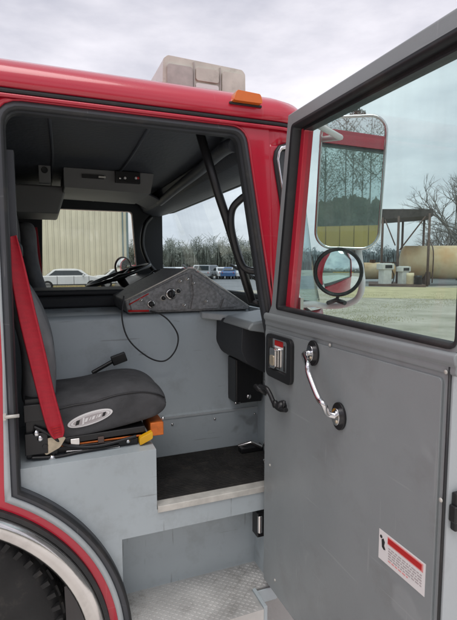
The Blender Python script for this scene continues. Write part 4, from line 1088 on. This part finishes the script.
def pump(label, p, s_, H_):
    t = thing('fuel_pump', label, 'fuel pump', tuple(p), 'fuel pumps under the shed')
    r = s_
    b = MB(M['pump']); b.box(p.x-.35*r, p.x+.35*r, p.y-.3*r, p.y+.3*r, .0, H_); b.box(p.x-.5*r, p.x+.5*r, p.y-.35*r, p.y+.35*r, H_*.72, H_*.98); obj('cabinet', b, t, bevel=.04)
    b = MB(M['black']); b.box(p.x-.3*r, p.x+.3*r, p.y-.36*r-.01, p.y-.30*r, H_*.78, H_*.92); obj('display', b, t)
    b = MB(M['plastic']); b.tube(smooth_path([p+Vector((.5*r, 0, H_*.8)), p+Vector((.8*r, 0, H_*.4)), p+Vector((.6*r, 0, .2)), p+Vector((.4*r, 0, H_*.5))], 4), .04); obj('hose', b, t)
pump('white fuel pump beside the left post of the shed', at(384, 40), 1.15, 1.85)
pump('white fuel pump between the middle posts of the shed', at(402, 40.5), .95, 1.6)
# dark low clutter at the base: kerb-like pad
b = MB(M['rustmetal']); 
a1, a2 = at(368, 39.2), at(425, 38.5)
bk = (a1-Vector((0, -1.5, 0))).normalized()*6
b.add([a1, a2, a2+bk, a1+bk]+[v+Vector((0, 0, .18)) for v in (a1, a2, a2+bk, a1+bk)], [(4, 5, 6, 7), (0, 1, 5, 4), (1, 2, 6, 5), (3, 0, 4, 7)]); setting(obj('concrete_pad', b))
for i, (px_, hh) in enumerate(((417, .7), (409, .9))):
    p = at(px_, 39.5); b = MB(M['rust'] if i else M['plastic']); b.lathe([(.28, 0), (.30, .05), (.28, hh*.33), (.30, hh*.36), (.28, hh*.66), (.30, hh*.7), (.28, hh), (0, hh)], p+Vector((0, 0, .18)), (0, 0, 1), n=16)
    o = obj('oil_drum', b); tag(o, ['black drum standing right of the pumps near the shed post', 'rusty drum standing between the second pump and the black drum'][i], 'drum', 'drums by the shed')

# trees
def leafcloud(b, c, rx, ry, rz, n, s_, rnd):
    for _ in range(n):
        while True:
            v = Vector((rnd.uniform(-1, 1), rnd.uniform(-1, 1), rnd.uniform(-1, 1)))
            if v.length < 1: break
        v = v*(v.length**-.3 if v.length > .05 else 1); p = Vector(c)+Vector((v.x*rx, v.y*ry, v.z*rz))
        a = Vector((rnd.gauss(0, 1), rnd.gauss(0, 1), rnd.gauss(0, 1))).normalized(); e = a.orthogonal().normalized(); q = rnd.uniform(.5, 1.3)*s_
        f = a.cross(e); b.add([p-e*q, p+f*q*.6, p+e*q, p-f*q*.6], [(0, 1, 2, 3)])
def branches(b, p, d, L, r, depth, rnd, sp=.55):
    q = p+d*L; m_ = (p+q)/2+Vector((rnd.gauss(0, .04), rnd.gauss(0, .04), rnd.gauss(0, .03)))*L
    b.tube([p, m_, q], r, radii=[r, r*.85, r*.65], n=5 if depth > 1 else 3, caps=False)
    if depth == 0: return
    for k in range(rnd.choice((2, 3, 3))+ (1 if depth > 3 else 0)):
        nd = (d+Vector((rnd.gauss(0, sp), rnd.gauss(0, sp), rnd.gauss(.05, sp*.7)))).normalized()
        branches(b, p+d*L*rnd.uniform(.6, 1) if k else q, nd, L*rnd.uniform(.62, .85), r*.6, depth-1, rnd, sp)
def bare_tree(label, p, H_, seed, group=None):
    rnd = random.Random(seed); t = thing('bare_tree', label, 'tree', tuple(p), group)
    b = MB(M['bark']); b.tube([p, p+Vector((.05, 0, H_*.16)), p+Vector((.1, 0, H_*.30))], .2, radii=[H_*.03, H_*.022, H_*.018], n=10); obj('trunk', b, t)
    b = MB(M['bark'])
    for k in range(5):
        a = 2*pi*k/5+rnd.uniform(-.3, .3); nd = Vector((cos(a)*.6, sin(a)*.6, .85)).normalized()
        branches(b, p+Vector((.1, 0, H_*(.26+.01*k))), nd, H_*.22, H_*.011, 5, rnd, .5)
    obj('branches', b, t)
bare_tree('bare grey winter tree at the right edge behind the large tank', at(458, 58), 13.5, 4, 'bare trees')
bare_tree('bare tree with a leaning crown between the shed and the right edge', at(447, 66), 9.0, 15, 'bare trees')
bare_tree('smaller bare tree behind the left half of the large tank', at(440, 75), 8.0, 9, 'bare trees')
def pine(label, p, H_, seed, group=None, n=1400, cw=.16, base=.35, lm='leaf'):
    rnd = random.Random(seed); t = thing('pine_tree', label, 'tree', tuple(p), group)
    b = MB(M['bark']); b.tube([p, p+Vector((.1, .05, H_*.5)), p+Vector((0, 0, H_*.97))], .2, radii=[H_*.018, H_*.012, .03], n=8)
    b2 = MB(M[lm])
    for k in range(26):
        z = H_*(base+(1-base)*k/26); a = rnd.uniform(0, 2*pi); w = H_*cw*(1.15-(k/26))*rnd.uniform(.5, 1.1)
        e = p+Vector((cos(a)*w, sin(a)*w, z+rnd.uniform(0, .3))); b.tube([p+Vector((0, 0, z)), e], .04, radii=[.06, .02], n=4, caps=False)
        leafcloud(b2, (e+p+Vector((0, 0, z)))/2+(e-p-Vector((0, 0, z)))*.15, w*.5+.3, w*.5+.3, .45, n//26, 0.075, rnd)
    obj('trunk', b, t); obj('crown', b2, t, fix=False)
pine('dark pine whose tip shows above the large side mirror', at(351, 44), 16.6, 11, None, 9000, .10, .45)
# far woods: one mass
def woods(name, label, span, dist, h0, h1, m, seed, n=60, leaf=.1, per=900, fill=.62):
    rnd = random.Random(seed); b = MB(m)
    pos = (lambda t, d_: at(span[0]+(span[1]-span[0])*t, d_)) if not callable(span[2]) else span[2]
    # thicket: uneven solid undergrowth
    rows = []; K = n*9
    for lv, (kk, dd) in enumerate(((0, -.035), (.45, -.03), (.8, -.02), (1, 0), (.8, .03), (0, .05))):
        rows.append([pos(q/K, dist*(1+dd+.025*noise.noise(Vector((q*.35, lv*3.1, seed)))))+Vector((0, 0, kk*fill*(h0+h1)/2*(1+.34*noise.noise(Vector((q*.03, seed, 0)))+.16*noise.noise(Vector((q*.11, seed, 5)))+.10*noise.noise(Vector((q*.5, seed, 9)))))) for q in range(K+1)])
    b.grid(rows, smooth=False)
    for k in range(n):
        d_ = dist*rnd.uniform(.96, 1.08); p = pos((k+rnd.uniform(0, 1))/n, d_)
        H_ = rnd.uniform(h0, h1)*(1 if rnd.random() < .8 else 1.2); w = H_*rnd.uniform(.16, .34)
        for c_ in range(5):
            a = rnd.uniform(0, 2*pi); rr = w*rnd.uniform(.1, .7); z = H_*rnd.uniform(.45, .85)
            leafcloud(b, p+Vector((cos(a)*rr, sin(a)*rr, z)), w*.55, w*.55, H_*.16, per//5, leaf, rnd)
        b.tube([p, p+Vector((0, 0, H_*.9))], .1, radii=[.12, .03], n=3, caps=False)
        for c_ in range(10):
            a = rnd.uniform(0, 2*pi); z = H_*rnd.uniform(.4, .85); b.tube([p+Vector((0, 0, z)), p+Vector((cos(a)*w*.8, sin(a)*w*.8, z+H_*.18))], .04, radii=[.05, .015], n=3, caps=False)
    o = setting(obj(name, b, fix=False), 'stuff'); tag(o, label, 'woods'); return o
woods('woods', 'grey green line of far trees beyond the car park', (95, 300, None), 92, 5.0, 7.6, M['leaf2'], 21, 100, .10, 700, .78)
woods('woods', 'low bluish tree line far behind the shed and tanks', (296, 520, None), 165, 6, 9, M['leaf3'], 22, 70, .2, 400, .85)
woods('woods', 'darker brush behind the large tank at the right edge', (418, 540, None), 66, 2.5, 4.6, M['brush'], 23, 30, .07, 500, .8)
f = lambda t, d_: Vector((CAM.x, CAM.y, 0))+Matrix.Rotation(radians(-75+150*t), 3, 'Z') @ (dr*(42+d_*.25))
woods('woods', 'tall dark wood behind the yellow building, seen in the side mirrors', (0, 0, f), 24, 8, 14, M['leaf4'], 24, 120, .065, 2600, .45)

# ================================================================== LIGHT
w = bpy.data.worlds.new('World'); S.world = w; w.use_nodes = True
n = w.node_tree.nodes; l = w.node_tree.links
bg = n['Background']; out = n['World Output']
sky = n.new('ShaderNodeTexSky'); sky.sky_type = 'NISHITA'; sky.sun_disc = False; sky.sun_elevation = radians(70); sky.sun_rotation = radians(215)
l.new(sky.outputs[0], bg.inputs[0]); bg.inputs[1].default_value = .10
tc = n.new('ShaderNodeTexCoord'); mp = n.new('ShaderNodeMapping'); mp.inputs['Scale'].default_value = (1, 1, 3.0)
l.new(tc.outputs['Generated'], mp.inputs[0])
nz = n.new('ShaderNodeTexNoise'); nz.inputs['Scale'].default_value = 1.7; nz.inputs['Detail'].default_value = 7; nz.inputs['Roughness'].default_value = .55
l.new(mp.outputs[0], nz.inputs['Vector'])
cr = n.new('ShaderNodeValToRGB'); cr.color_ramp.elements[0].position = .40; cr.color_ramp.elements[1].position = .62
cr.color_ramp.elements[0].color = (.45, .45, .51, 1); cr.color_ramp.elements[1].color = (.77, .745, .79, 1)
l.new(nz.outputs['Fac'], cr.inputs[0])
bg2 = n.new('ShaderNodeBackground'); l.new(cr.outputs[0], bg2.inputs[0]); bg2.inputs[1].default_value = 1.0
mx = n.new('ShaderNodeMixShader'); mx.inputs[0].default_value = .93
l.new(bg.outputs[0], mx.inputs[1]); l.new(bg2.outputs[0], mx.inputs[2]); l.new(mx.outputs[0], out.inputs[0])
sl = bpy.data.lights.new('sun', 'SUN'); sl.energy = 1.1; sl.angle = radians(40); sl.color = (1, .97, .93)
so = bpy.data.objects.new('sun', sl); COL.objects.link(so)
az = radians(215); el = radians(70)
dirv = Vector((sin(az)*cos(el), cos(az)*cos(el), sin(el)))
so.rotation_euler = dirv.to_track_quat('Z', 'Y').to_euler(); so.location = (0, -8, 12)
S.view_settings.view_transform = 'Standard'; S.view_settings.look = 'None'; S.view_settings.exposure = 0.50; S.view_settings.gamma = 1
S.view_settings.use_curve_mapping = False
S.render.engine = 'CYCLES'; S.cycles.max_bounces = 10; S.cycles.diffuse_bounces = 5; S.cycles.transparent_max_bounces = 16; S.cycles.use_denoising = True
